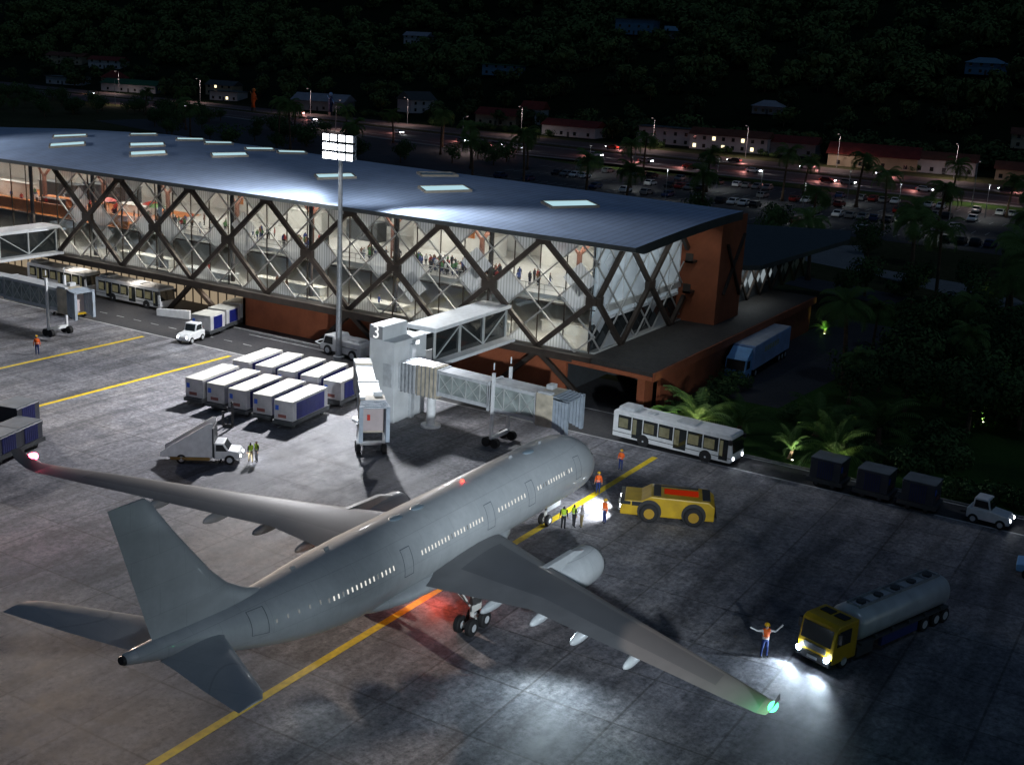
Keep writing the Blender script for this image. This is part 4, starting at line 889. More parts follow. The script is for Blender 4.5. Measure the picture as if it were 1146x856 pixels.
# fuel tanker
def tanker():
    loc = (-9.0, -25.5, 0); rz = R(160); t = thing('fuel_tanker', 'yellow cab fuel tanker truck with long grey tank and bright headlights', 'tanker truck', loc, rz)
    b = MB(); b.prism([(3.9, .5), (6.2, .5), (6.25, 1.3), (6.0, 2.75), (5.7, 2.9), (3.9, 2.9)], -1.25, 1.25); cb = b.build('cab', YEL, t, bevel=.1)
    b = MB(); b.add([(6.265, -1.08, 1.55), (6.265, 1.08, 1.55), (6.075, 1.08, 2.6), (6.075, -1.08, 2.6)], [(0,1,2,3)]); b.build('windscreen', BUSGL, cb)
    for s in (-1, 1):
        b = MB(); b.add([(4.6, s*1.256, 1.6), (5.9, s*1.256, 1.6), (5.75, s*1.256, 2.55), (4.6, s*1.256, 2.55)], [(0,1,2,3)]); b.build('side_window', BUSGL, cb)
        b = MB(); b.box(5.7, 5.95, s*1.42-.14, s*1.42+.14, 1.9, 2.5); build_each(b, 'mirror', BLACK, cb)
    b = MB(); b.box(4.3, 4.9, -.9, -.1, 2.9, 2.96); b.box(4.3, 4.9, .1, .9, 2.9, 2.96); build_each(b, 'roof_hatch', BLACK, cb)
    b = MB(); b.box(6.2, 6.42, -1.2, 1.2, .4, .85); b.box(6.25, 6.3, -.8, .8, 1.0, 1.4); build_each(b, 'bumper', DGREY, cb, bevel=.04)
    b = MB(); b.box(6.43, 6.45, -.35, .35, .55, .72); b.build('number_plate', WHITE, cb)
    b = MB(); rings = []
    for x, k in ((-6.2,.6),(-6.1,.86),(-5.85,1),(3.15,1),(3.4,.86),(3.5,.6)):
        rings.append([(x, 1.22*k*math.copysign(abs(math.cos(2*PI*i/32))**.8, math.cos(2*PI*i/32)), 1.98+1.02*k*math.copysign(abs(math.sin(2*PI*i/32))**.8, math.sin(2*PI*i/32))) for i in range(32)])
    b.loft(rings); tk = b.build('tank', mat('tank_grey', (.55, .58, .6), .35, .2, .15, .8), t, smooth=R(40))
    b = MB()
    for s in (-.45, .45): b.box(-5.6, 2.9, s-.04, s+.04, 2.98, 3.14)
    for i in range(8): b.box(-5.5+i*1.18, -5.42+i*1.18, -.45, .45, 3.0, 3.1)
    b.build('catwalk', GALV, tk)
    for i in range(5):
        b = MB(); b.tube((-4.9+i*1.75, 0, 2.95), (-4.9+i*1.75, 0, 3.13), .3, n=14); b.build('manhole', DGREY, tk)
    b = MB(); b.box(-6.1, 4.0, -.45, .45, .6, .95); b.box(-6.0, 3.3, -1.2, 1.2, .95, 1.08)
    for i in range(5):
        for s in (-1, 1): b.box(-5.2+i*1.75, -4.95+i*1.75, s*1.2-.06, s*1.2+.06, 1.1, 1.32)
    b.build('chassis', DGREY, t)
    for s in (-1, 1):
        b = MB(); b.box(-2.6, 1.2, s*1.08-.12, s*1.08+.12, .35, .95); build_each(b, 'side_guard', mat('guard_blue', (.02, .035, .16), .5, 0, .1), t)
        b = MB(); b.box(2.1, 3.7, s*.95-.25, s*.95+.25, .3, .95); b.build('fuel_box', DGREY, t)
    wheels(t, [(x, y) for x in (5.0, -3.4, -4.7, -5.7) for y in (-1.08, 1.08)], .5, .32)
    headlights(t, [(6.43, -1.0, .85), (6.43, 1.0, .85)], True, .17, emis('tanker_headlight', (.7, .85, 1), 80))
    for y in (-1.0, 1.0): beam(loc, rz, 6.5, y, .9, 1300, 5.5, 112, (.7, .86, 1))
tanker()
# mobile stairs
def stairs_truck():
    a = math.atan2(-4.7, 3.3); t = thing('stair_truck', 'white passenger stair truck with sloping staircase over its cab', 'stair truck', (-11.7, 29.3, 0), a)
    b = MB(); b.prism([(-3.4, .62), (-3.4, 1.0), (.5, 3.5), (.85, 3.5), (.85, .62)], -.95, -.88); b.prism([(-3.4, .62), (-3.4, 1.0), (.5, 3.5), (.85, 3.5), (.85, .62)], .88, .95); build_each(b, 'stair_side', WHITE, t)
    b = MB()
    for i in range(13): x = -3.3+i*.3; b.box(x, x+.32, -.88, .88, .6+i*.165, .7+i*.17)
    b.build('steps', LGREY, t)
    b = MB(); b.prism([(-2.9, .4), (2.6, .4), (2.6, .62), (-2.9, .62)], -.5, .5); b.build('chassis', DGREY, t)
    b = MB(); b.prism([(.95, .45), (3.0, .45), (3.05, .95), (2.85, 1.12), (2.1, 1.2), (1.7, 1.78), (.95, 1.8)], -.9, .9); b.build('cab', WHITE, t, bevel=.08)
    b = MB(); b.add([(2.12, -.76, 1.24), (2.12, .76, 1.24), (1.75, .76, 1.74), (1.75, -.76, 1.74)], [(0,1,2,3)]); b.build('windscreen', BUSGL, t)
    for s in (-1, 1):
        b = MB(); b.add([(1.1, s*.906, 1.15), (2.0, s*.906, 1.15), (1.65, s*.906, 1.7), (1.1, s*.906, 1.7)], [(0,1,2,3)]); b.build('side_window', BUSGL, t)
    b = MB(); b.box(.82, .93, -.98, .98, .7, 3.1); b.build('end_frame', DGREY, t)
    b = MB(); b.box(-2.6, .6, -.99, -.955, .35, .6); b.box(-2.6, .6, .955, .99, .35, .6); build_each(b, 'skirt', mat('ochre_skirt', (.3, .18, .05), .6, 0, .2), t)
    wheels(t, [(x, y) for x in (-1.7, 2.2) for y in (-.85, .85)], .42, .25)
    headlights(t, [(3.06, -.65, .75), (3.06, .65, .75)], True, .1)
    for y in (-.6, .6): beam((-11.7, 29.3), a, 3.2, y, .8, 260, 3, 90)
stairs_truck()
t = thing('black_fork_shape', 'unidentified black forked shape propped upright on the apron behind the stair truck', 'unidentified object', (-4.1, 34.1, 0), R(-55))  # stands in for an unidentified black U shape
b = MB(); b.tube((0,0,.05), (0,0,.9), .07, n=10); b.bar((-.45,0,.1), (.45,0,.1), .2); b.build('foot', BLACK, t)
b = MB(); b.path([(-.42,0,1.5), (-.42,0,.2), (.42,0,.2), (.42,0,2.3), (.3,0,2.4)], .12, 10); b.build('fork', BLACK, t)
# big white tractor by the mast
def white_tractor():
    t = thing('white_tractor', 'big white apron tractor with dark cab windows parked behind the floodlight mast', 'tractor', (22.9, 42.2, 0), R(86))
    b = MB(); b.prism([(-3.1, .5), (3.0, .5), (3.05, 1.2), (2.7, 1.35), (2.3, 2.3), (1.0, 2.35), (.8, 2.0), (-2.9, 1.95), (-3.1, 1.6)], -1.25, 1.25); b.build('body', WHITE, t, bevel=.1)
    b = MB(); b.add([(2.74, -1.05, 1.38), (2.74, 1.05, 1.38), (2.37, 1.05, 2.2), (2.37, -1.05, 2.2)], [(0,1,2,3)]); b.build('windscreen', BUSGL, t)
    for s in (-1, 1):
        b = MB(); b.add([(1.1, s*1.257, 1.3), (2.5, s*1.257, 1.3), (2.2, s*1.257, 2.15), (1.1, s*1.257, 2.15)], [(0,1,2,3)]); b.build('side_window', BUSGL, t)
        b = MB(); b.box(-2.6, .4, s*1.26-.01, s*1.26+.01, 1.3, 1.36); b.build('panel_seam', DGREY, t)
    pts = [(x, y) for x in (-1.9, 1.8) for y in (-1.15, 1.15)]; wheels(t, [(x, y*1.05) for x, y in pts], .58, .36)
    b = MB(); b.box(-2.4, -.6, -.7, .7, 1.95, 2.2); build_each(b, 'roof_unit', WHITE, t, bevel=.05)
    b = MB(); b.path([(3.0, -1.3, 1.1), (3.9, -1.1, 1.1), (4.2, 0, 1.1), (3.9, 1.1, 1.1), (3.0, 1.3, 1.1)], .07); b.build('bumper_hoop', WHITE, t)
white_tractor()
# blue box truck
def box_truck():
    a = math.atan2(-.4, -16.7); t = thing('box_truck', 'light blue articulated box truck with pale stripe parked beside the podium', 'truck', (50.2, 4.1, 0), math.pi+.03)
    b = MB(); b.box(-8.0, 5.2, -1.3, 1.3, 1.05, 3.75); tr = b.build('trailer', mat('blue_trailer', (.4, .55, .85), .5, .0, .15, .6), t, bevel=.05)
    b = MB(); b.box(-7.9, 5.1, -1.25, 1.25, 3.75, 3.79); b.build('trailer_roof', mat('trailer_roof', (.55, .58, .64), .5, .0, .2, .5), tr)
    for s in (-1, 1):
        b = MB()
        for i in range(6): b.box(-3.4+i*.9, -2.75+i*.9, s*1.31-.008, s*1.31+.008, 2.5, 3.1)
        b.build('pale_stripe', mat('pale_stripe', (.5, .52, .36), .5, 0, .25, 2), tr)
    b = MB(); b.prism([(5.5, .5), (7.7, .5), (7.75, 1.3), (7.5, 2.6), (7.2, 2.75), (5.5, 2.75)], -1.2, 1.2); cb = b.build('cab', CYANB, t, bevel=.09)
    b = MB(); b.prism([(5.5, 2.75), (7.1, 2.75), (5.7, 3.6), (5.5, 3.6)], -1.15, 1.15); b.build('wind_deflector', CYANB, cb, bevel=.05)
    b = MB(); b.add([(7.765, -1.05, 1.45), (7.765, 1.05, 1.45), (7.55, 1.05, 2.5), (7.55, -1.05, 2.5)], [(0,1,2,3)]); b.build('windscreen', BUSGL, cb)
    for s in (-1, 1):
        b = MB(); b.add([(6.3, s*1.206, 1.5), (7.5, s*1.206, 1.5), (7.3, s*1.206, 2.4), (6.3, s*1.206, 2.4)], [(0,1,2,3)]); b.build('side_window', BUSGL, cb)
    b = MB(); b.box(-7.9, 7.6, -.45, .45, .6, 1.0); b.build('chassis', DGREY, t)
    wheels(t, [(x, y) for x in (6.6, 4.0, -4.6, -5.8, -7.0) for y in (-1.05, 1.05)], .5, .34)
box_truck()
def pickup(loc, rz, label, m):
    t = thing('utility_truck', label, 'truck', loc, rz)
    b = MB(); b.prism([(-2.6, .5), (2.5, .5), (2.55, 1.0), (1.5, 1.15), (1.1, 1.85), (-.2, 1.9), (-.3, 1.15), (-2.6, 1.1)], -.95, .95); b.build('body', m, t, bevel=.07)
    for s in (-1, 1):
        b = MB(); b.add([(-.1, s*.956, 1.2), (1.3, s*.956, 1.2), (1.0, s*.956, 1.75), (-.1, s*.956, 1.75)], [(0,1,2,3)]); b.build('side_window', BUSGL, t)
    b = MB(); b.add([(1.53, -.8, 1.2), (1.53, .8, 1.2), (1.17, .8, 1.8), (1.17, -.8, 1.8)], [(0,1,2,3)]); b.build('windscreen', BUSGL, t)
    b = MB(); b.box(-2.5, -.5, -.9, .9, 1.1, 1.5); b.build('load_box', DGREY, t)
    wheels(t, [(x, y) for x in (-1.7, 1.7) for y in (-.9, .9)], .4, .25); return t
pickup((7.6, -33.6, 0), R(95), 'pale blue utility truck cut off by the picture edge on the dark apron', CYANB)
pickup((15.2, 79.4, 0), R(-90), 'yellow utility truck half hidden under the lattice sided bridge', YEL)
t = thing('concrete_barrier', 'low white concrete barrier beside the parked apron bus', 'barrier', (23.0, 70.0, 0), R(-75))
b = MB(); b.prism([(-2, 0), (2.6, 0), (2.6, 1.1), (-2, .9)], -.2, .2); b.build('wall', WHITE, t, bevel=.05)

# ------------------------------------------------------------ people
SKIN = mat('skin', (.35, .2, .13), .6, 0, .05); HAIR = mat('dark_hair', (.015, .012, .01), .7, 0, .1); NAVY = mat('navy_trousers', (.01, .03, .14), .75, 0, .15, 6); DKTR = mat('dark_trousers', (.018, .018, .022), .8, 0, .2, 6)
KHAKI = mat('khaki_trousers', (.22, .17, .08), .8, 0, .2, 6); ORV = mat('orange_vest', (.85, .13, .012), .7, 0, .1, 6); LIMEV = mat('lime_vest', (.42, .62, .03), .7, 0, .1, 6); GREYS = mat('grey_shirt', (.35, .33, .33), .8, 0, .1, 6); WHS = mat('white_shirt', (.6, .6, .6), .8, 0, .1, 6)
HELM = mat('yellow_helmet', (.75, .42, .01), .4, 0, .05); BOOT = mat('black_boot', (.012, .012, .012), .7, 0, .1); SHOE = BOOT
def skin_mesh(name, verts, edges, radii, root=0, levels=1):
    me = bpy.data.meshes.new(name); me.from_pydata(verts, edges, [])
    o = bpy.data.objects.new('tmp', me); COL.objects.link(o)
    m = o.modifiers.new('s', 'SKIN'); m.use_smooth_shade = True
    for i, r_ in enumerate(radii):
        sv = me.skin_vertices[0].data[i]; sv.radius = (r_, r_) if not isinstance(r_, tuple) else r_; sv.use_root = (i == root)
    s2 = o.modifiers.new('u', 'SUBSURF'); s2.levels = levels; s2.render_levels = levels
    dg = bpy.context.evaluated_depsgraph_get(); me2 = bpy.data.meshes.new_from_object(o.evaluated_get(dg)); bpy.data.objects.remove(o)
    me2.polygons.foreach_set('use_smooth', [True]*len(me2.polygons)); return me2
POSES = {
 'stand': dict(armL=[(-.02,.24,1.18),(.04,.27,.93)], armR=[(-.02,-.24,1.18),(.04,-.27,.93)], legL=[(.02,.1,.5),(0,.11,.09)], legR=[(.02,-.1,.5),(0,-.11,.09)]),
 'step':  dict(armL=[(-.08,.23,1.2),(-.02,.26,.96)], armR=[(.1,-.22,1.2),(.22,-.2,1.0)], legL=[(.12,.1,.52),(.16,.1,.1)], legR=[(.0,-.1,.5),(-.2,-.1,.12)]),
 'talk':  dict(armL=[(0,.25,1.18),(.2,.16,1.1)], armR=[(-.05,-.24,1.18),(.02,-.26,.93)], legL=[(.02,.11,.5),(.02,.13,.09)], legR=[(.02,-.1,.5),(-.03,-.12,.09)]),
 'signal':dict(armL=[(.03,.46,1.33),(.08,.66,1.58)], armR=[(.03,-.46,1.4),(.06,-.74,1.56)], legL=[(.02,.12,.5),(0,.15,.09)], legR=[(.02,-.12,.5),(0,-.15,.09)]),
}
PM = {}
def person_meshes(pose):
    if pose in PM: return PM[pose]
    P = POSES[pose]; v = []; r_ = []; e = []
    def add(p, rad, par):
        v.append(p); r_.append(rad); i = len(v)-1
        if par is not None: e.append((par, i))
        return i
    pel = add((0,0,.93), .15, None); be = add((0,0,1.08), .135, pel); ch = add((0,0,1.28), .155, be); nk = add((-.005,0,1.48), .062, ch); hd = add((.0,0,1.6), .095, nk); hd2 = add((.008,0,1.7), .085, hd)
    add((.085,0,1.6), .03, hd)   # nose and face
    for s, k, l in ((1,'armL','legL'), (-1,'armR','legR')):
        sh = add((0,s*.19,1.39), .07, ch); el = add(P[k][0], .05, sh); wr = add(P[k][1], .036, el)
        d = (Vector(P[k][1])-Vector(P[k][0])).normalized(); side = d.orthogonal().normalized()
        pm = add(tuple(Vector(P[k][1])+d*.07), .038, wr)
        for f_, ln in ((-.036,.07),(-.012,.085),(.012,.08),(.036,.065)): add(tuple(Vector(P[k][1])+d*(.09+ln)+side*f_), .012, pm)
        add(tuple(Vector(P[k][1])+d*.08+side*.07), .013, pm)
        hp = add((0,s*.09,.86), .105, pel); kn = add(P[l][0], .068, hp); an = add(P[l][1], .048, kn); add((P[l][1][0]+.15, P[l][1][1]*1.08, .045), .042, an)
    me = skin_mesh('body', v, e, r_)
    ve = skin_mesh('vest', [(0,0,.98),(0,0,1.1),(0,0,1.28),(0,0,1.42),(0,.17,1.42),(0,-.17,1.42)], [(0,1),(1,2),(2,3),(3,4),(3,5)], [.185,.18,.195,.125,.095,.095])
    PM[pose] = (me, ve); return PM[pose]
def paint(me, top, tro, hair=True):
    m2 = me.copy(); m2.materials.clear()
    for m in (SKIN, top, tro, BOOT, HAIR): m2.materials.append(m)
    for p in m2.polygons:
        c = p.center; k = 1
        if c.z < .1: k = 3
        elif c.z < .95 and abs(c.y) < .235: k = 2
        elif c.z > 1.5 and abs(c.y) < .16: k = 4 if (c.x < -.01 or c.z > 1.69) else 0
        elif (abs(c.y) > .235 and c.z < .95) : k = 0
        p.material_index = k
    return m2
PCACHE = {}
def person(loc, rz, label, pose, top, tro, vest=None, helmet=False, s=1.0, group=None):
    key = (pose, top.name, tro.name)
    if key not in PCACHE: PCACHE[key] = paint(person_meshes(pose)[0], top, tro)
    o = link_mesh('person', PCACHE[key], None, loc, (0,0,rz)); tag(o, label, 'person', group); o.scale = (s,)*3
    if vest:
        k2 = (pose, vest.name)
        if k2 not in PCACHE: m = person_meshes(pose)[1].copy(); m.materials.clear(); m.materials.append(vest); PCACHE[k2] = m
        link_mesh('vest', PCACHE[k2], o)
        b = MB(); b.loft([[(.19*math.cos(2*PI*i/20), .185*math.sin(2*PI*i/20)*1.0, z) for i in range(20)] for z in (1.07, 1.11)], cap=False); b.build('reflective_band', mat('reflective_band', (.65, .65, .6), .3, 0, 0), o)
    if helmet:
        b = MB(); b.ball((.0, 0, 1.68), .125, 14, 6, (1.1, 1, 1), True); b.tube((.03,0,1.675), (.03,0,1.69), .15, n=14); b.build('helmet', HELM, o, smooth=SM)
    return o
ps = 1.04
person((-15.6, -20.6, 0), R(222), 'person in orange vest and yellow helmet signalling with raised arms before the tanker', 'signal', WHS, NAVY, ORV, True, 1.25)
person((-5.9, -1.5, 0), R(20), 'person in lime vest standing alone beside the nose wheel', 'stand', DKTR, DKTR, LIMEV, s=1.08)
person((-5.1, -1.95, 0), R(-30), 'person in lime vest and dark trousers talking next to a grey shirted colleague', 'talk', DKTR, DKTR, LIMEV, s=1.08)
person((-4.7, -2.4, 0), R(140), 'person in grey shirt and khaki trousers near the airliner nose', 'talk', GREYS, KHAKI, s=1.08)
person((-2.9, -3.4, 0), R(150), 'person in orange vest and navy trousers lit in front of the yellow tractor', 'stand', ORV, NAVY, ORV, True, 1.1)
person((2.4, -.1, 0), R(200), 'person in orange vest standing on the yellow line just ahead of the nose', 'stand', ORV, NAVY, ORV, True, 1.04)
person((8.6, .95, 0), R(190), 'person in orange vest beside the yellow line near the apron bus', 'talk', ORV, NAVY, ORV, True, 1.04)
person((1.0, 66.8, 0), R(230), 'person in orange vest standing on the yellow line of the neighbouring stand', 'stand', ORV, NAVY, ORV, True, 1.2)
person((-11.2, 27.9, 0), R(120), 'person in lime vest leaning at the cab of the stair truck', 'stand', DKTR, DKTR, LIMEV, s=1.05)
person((-9.75, 26.0, 0), R(60), 'person in lime vest with dark trousers before the stair truck headlights', 'step', DKTR, KHAKI, LIMEV, s=1.05)
person((-9.3, 25.75, 0), R(160), 'person in lime vest beside another worker in front of the stair truck', 'stand', DKTR, DKTR, LIMEV, s=1.08)
# crowd in the hall
cols = [('dark', mat('crowd_dark', (.02, .02, .025), .8, 0, .1)), ('red', mat('crowd_red', (.4, .03, .02), .8, 0, .1)), ('white', WHS), ('blue', mat('crowd_blue', (.03, .06, .25), .8, 0, .1)), ('green', mat('crowd_green', (.05, .16, .05), .8, 0, .1)), ('brown', mat('crowd_brown', (.2, .09, .04), .8, 0, .1)), ('dark', MATS['crowd_dark']), ('dark', MATS['crowd_dark']), ('dark', MATS['crowd_dark']), ('brown', MATS['crowd_brown'])]
cm = [(n, paint(person_meshes('stand')[0], m, DKTR)) for n, m in cols]+[(n, paint(person_meshes('step')[0], m, NAVY)) for n, m in cols[:6]]
def crowd(x, y, z, lab):
    n, me = cm[rnd.randrange(len(cm))]
    o = link_mesh('person', me, None, (x, y, z), (0, 0, rnd.uniform(0, 6.28))); o.scale = (rnd.uniform(.86, 1.0),)*3
    tag(o, 'person in %s top %s' % (n, lab), 'person', 'people inside the terminal')
for i in range(125): crowd(rnd.uniform(30.2, 34.0), 22+rnd.triangular(0, 30, 8), 9.3, 'in the dense crowd behind the upper hall balustrade')
for i in range(34): crowd(rnd.uniform(30.5, 35), rnd.uniform(54, 66), 9.3, 'in the crowd midway along the upper hall')
for i in range(30): crowd(rnd.uniform(30, 36), rnd.uniform(70, 86), 9.3, 'waiting on the upper hall floor before the orange timber zone')
for i in range(34): crowd(rnd.uniform(30, 40), rnd.uniform(87, 118), 9.36, 'on the orange timber floor of the upper hall')
for i in range(7): crowd(rnd.uniform(30, 33), rnd.uniform(14.5, 20), 9.3, 'standing apart near the pale end wall of the upper hall')
for i in range(10): crowd(rnd.uniform(26.4, 28.6), rnd.uniform(20, 90), 4.9, 'walking along the lower corridor behind the glass')
for i, (x, y, m, n) in enumerate(((31, 90, REDP, 'red'), (33, 84, REDP, 'scarlet'), (32, 82, LEAF, 'dark green'), (31.5, 98, MATS['crowd_dark'], 'black'))):
    t = thing('cafe_parasol', '%s cafe parasol standing on the upper hall floor' % n, 'parasol', (x, y, 9.36))
    b = MB(); b.tube((0,0,0), (0,0,2.4), .04, n=8); b.build('pole', RODM, t)
    b = MB(); b.loft([[(1.3*k*math.cos(i2*PI/4), 1.3*k*math.sin(i2*PI/4), z) for i2 in range(8)] for k, z in ((1, 2.2), (.5, 2.5), (.03, 2.65))]); b.build('canopy', m, t)
# ------------------------------------------------------------ plants
def palm_meshes(seed, h, n, L, lean=.5, lo=-.25, droop=.24, wk=.24):
    r = random.Random(seed); b = MB(); pts = []; lx, ly = r.uniform(-lean, lean), r.uniform(-lean, lean)
    for k in range(8): t = k/7; pts.append((lx*t*t, ly*t*t, h*t, .26-.1*t+(.16 if k == 0 else 0)+(.05 if k == 7 else 0)))
    b.loft([[(x+rr*math.cos(2*PI*i/9), y+rr*math.sin(2*PI*i/9), z) for i in range(9)] for x, y, z, rr in pts]); tm = b.mesh('trunk', TRUNK, True)
    c = MB(); o = Vector((lx, ly, h))
    for f_ in range(n):
        az = 2*PI*f_/n*1.618*3+r.uniform(-.2, .2); el = r.uniform(lo, 1.4); l = L*r.uniform(.8, 1.1); steps = 9; p = o.copy(); e = el; mid = [p.copy()]
        for k in range(steps): p = p+Vector((math.cos(az)*math.cos(e), math.sin(az)*math.cos(e), math.sin(e)))*(l/steps); e -= droop*(.6+k*.12); mid.append(p.copy())
        side = Vector((-math.sin(az), math.cos(az), 0))
        for k in range(1, steps):
            w = L*wk*math.sin(PI*min(1, (k+.6)/(steps+.5)))+.06; d = (mid[k+1]-mid[k]).normalized()
            for s in (-1, 1):
                for q in (0, .33, .66):
                    m0 = mid[k].lerp(mid[k+1], q); m1 = m0+d*(l/steps*.26); tip = m0+side*s*w+d*w*.6-Vector((0,0,w*.45))
                    c.add([m0, m1, tip+d*.03, tip], [(0,1,2,3)])
            c.bar(mid[k-1], mid[k], .05)
    return tm, c.mesh('crown', PALM)
PV = [palm_meshes(1, 8.5, 24, 3.6), palm_meshes(2, 7.2, 26, 3.3), palm_meshes(3, 9.8, 22, 3.8, .9), palm_meshes(4, 1.3, 17, 4.3, .1, .25, .17, .13), palm_meshes(5, .8, 13, 3.0, .1, .4, .16, .13)]
def palm(loc, kind, s, label, group=None):
    t = thing('palm_tree', label, 'palm', loc, rnd.uniform(0, 6.28), group); t.scale = (s,)*3
    link_mesh('trunk', PV[kind][0], t); link_mesh('crown', PV[kind][1], t); return t
def crown_mesh(seed, rx, rz, n, size, m, blobs=7, trunkh=0):
    r = random.Random(seed); b = MB(); cs = []
    for k in range(blobs): a = r.uniform(0, 6.28); q = r.uniform(.15, .62); cs.append((Vector((rx*q*math.cos(a), rx*q*math.sin(a), rz*r.uniform(-.35, .5))), r.uniform(.38, .62)))
    for k in range(n):
        c, rr = cs[k % blobs]; v = Vector((r.gauss(0,1), r.gauss(0,1), r.gauss(0,1)*.8)).normalized()*(r.uniform(.65, 1.06)); p = c+Vector((v.x*rx*rr, v.y*rx*rr, v.z*rz*rr))
        nrm = (v+Vector((r.uniform(-.5,.5), r.uniform(-.5,.5), r.uniform(-.2,.7)))).normalized(); a = nrm.orthogonal().normalized(); a = Matrix.Rotation(r.uniform(0, 6.28), 3, nrm) @ a; bb = nrm.cross(a); s = size*r.uniform(.6, 1.3)
        b.add([p-a*s, p-bb*s*.5, p+a*s, p+bb*s*.5], [(0,1,2,3)])
    if trunkh: b.mi = 1; b.tube((0,0,-trunkh), (0,0,rz*.1), .22, .12, 7); [b.tube((0,0,-rz*.3), tuple(cs[k][0]), .1, .04, 5) for k in range(min(4, blobs))]
    return b.mesh('crown', [m, TRUNK])
# garden by the road: lit palms, banana plants, dark shrubs and trees
UP = emis('uplight_lens', (1, .95, .7), 8)
def uplight(x, y, e, col=(1, .9, .6), h=2.6):
    t = thing('garden_uplight', 'small ground uplight glowing at the foot of a garden plant', 'uplight', (x, y, 0), 0, 'garden uplights')
    b = MB(); b.tube((0,0,0), (0,0,.16), .13, n=10); b.build('housing', BLACK, t); b = MB(); b.tube((0,0,.161), (0,0,.17), .1, n=10); b.build('lens', UP, t)
    lamp('uplight_beam', 'SPOT', (x, y, .22), e*1.0, col, aim=(x+.8, y+.4, h), spot_size=R(100), spot_blend=.8, shadow_soft_size=.06)
palm((21.3, -.5, 0), 3, 1.15, 'short lit palm with bright trunk just behind the apron bus'); uplight(20.5, -1.0, 600)
palm((20.7, -13.8, 0), 3, 1.15, 'short lit palm standing behind the middle dark container'); uplight(19.9, -14.3, 500)
palm((21.2, -9.8, 0), 4, .95, 'small lit palm behind the rearmost dark container'); uplight(20.5, -10.2, 350, (.95, 1, .8))
palm((24.5, -3.6, 0), 4, 1.2, 'small dim palm behind the bright palm by the bus')
palm((29.5, -9.5, 0), 3, 1.0, 'dim low palm in the dark garden middle')
palm((31.0, -15.0, 0), 3, 1.2, 'broad dim palm in the garden beyond the dark containers')
palm((42, -9, 0), 1, .7, 'slender dark palm at the garden centre')
palm((56, -17, 0), 1, .9, 'tall dark palm in the deep garden')
palm((75, -14, 0), 0, .8, 'dark palm near the far end of the garden')
palm((70, -4, 0), 1, .75, 'dark palm near the truck yard end')
palm((45.5, -21.5, 0), 4, 1.1, 'low lit plant at the picture edge in the garden'); uplight(45, -21.9, 300, (.7, 1, .4), 1.5)
palm((93.5, -11.5, 0), 4, 1.0, 'low lit plant beside the far garden path'); uplight(93, -11.7, 400, (1, .95, .5), 1.5)
palm((74.0, 3.4, 0), 4, .7, 'small bright green plant at the podium corner'); uplight(73.2, 3.2, 300, (.6, 1, .35), 1.2)
def banana(loc, s, label):
    t = thing('banana_plant', label, 'plant', loc, rnd.uniform(0, 6)); t.scale = (s,)*3; r = random.Random(5)
    b = MB(); b.tube((0,0,0), (.05,0,1.2), .12, .07, 8); b.build('stem', mat('banana_stem', (.2, .3, .08), .6, 0, .2), t)
    c = MB()
    for k in range(9):
        az = k*2.4; e = 1.1; p = Vector((.04, 0, 1.1)); mids = [p.copy()]
        for q in range(6): p = p+Vector((math.cos(az)*math.cos(e), math.sin(az)*math.cos(e), math.sin(e)))*.32; e -= .33; mids.append(p.copy())
        sd = Vector((-math.sin(az), math.cos(az), 0)); ws = [.04, .18, .28, .3, .26, .16, .03]
        c.loft([[mids[q]-sd*ws[q]+Vector((0,0,.06)), mids[q], mids[q]+sd*ws[q]+Vector((0,0,.06))] for q in range(7)], cap=False, closed=False)
    c.build('leaves', PALM, t)
banana((21.6, 2.6, 0), 1.15, 'broad leaved lit banana plant between podium corner and bus'); uplight(20.9, 2.3, 250, (.8, 1, .5))
SH = [crown_mesh(11, 1.5, 1.1, 420, .17, LEAF, 6), crown_mesh(12, 2.2, 1.6, 560, .22, LEAF, 8), crown_mesh(13, 3.2, 2.8, 900, .27, LEAF, 9, 3.5)]
sp = []
for i in range(14): sp.append((25+i*1.25, rnd.uniform(1.6, 4.0), 0, 'shrub in the hedge along the podium wall'))
for i in range(26): sp.append((rnd.uniform(24, 36), rnd.uniform(-24, -5), rnd.choice((0, 1)), 'dark shrub on the garden lawn'))
for i in range(10): sp.append((rnd.uniform(20.6, 22), -24-i*1.7+rnd.uniform(-.4, .4), 0, 'dark shrub behind the kerb near the towing tug'))
for i in range(26): sp.append((rnd.uniform(36, 66), rnd.uniform(-27, -8), rnd.choice((1, 2, 2)), 'dark leafy tree in the garden'))
for i in range(20): sp.append((rnd.uniform(64, 92), rnd.uniform(-24, -7), rnd.choice((1, 2)), 'dark leafy tree at the far end of the garden'))
for i in range(12): sp.append((rnd.uniform(86, 112), rnd.uniform(-2, 10) if i % 2 else rnd.uniform(-14, -4), rnd.choice((1, 2)), 'dark leafy tree beyond the annex'))
for i in range(22): sp.append((rnd.uniform(104, 165), rnd.uniform(-18, 60), 2, 'dark leafy tree between annex and car park'))
for x, y, k, lab in sp:
    if x < 33 and any((x-px_)**2+(y-py_)**2 < 14 for px_, py_ in ((21.3,-.5),(20.7,-13.8),(21.2,-9.8),(24.5,-3.6),(29.5,-9.5),(31,-15))): continue
    t = link_mesh('garden_tree' if k == 2 else 'garden_shrub', SH[k], None, (x, y, (.8, 1.2, 4.2)[k]), (0, 0, rnd.uniform(0, 6.28))); t.scale = (rnd.uniform(.75, 1.2),)*3
    tag(t, lab, 'tree' if k == 2 else 'shrub', lab.replace('dark ', '')+'s')
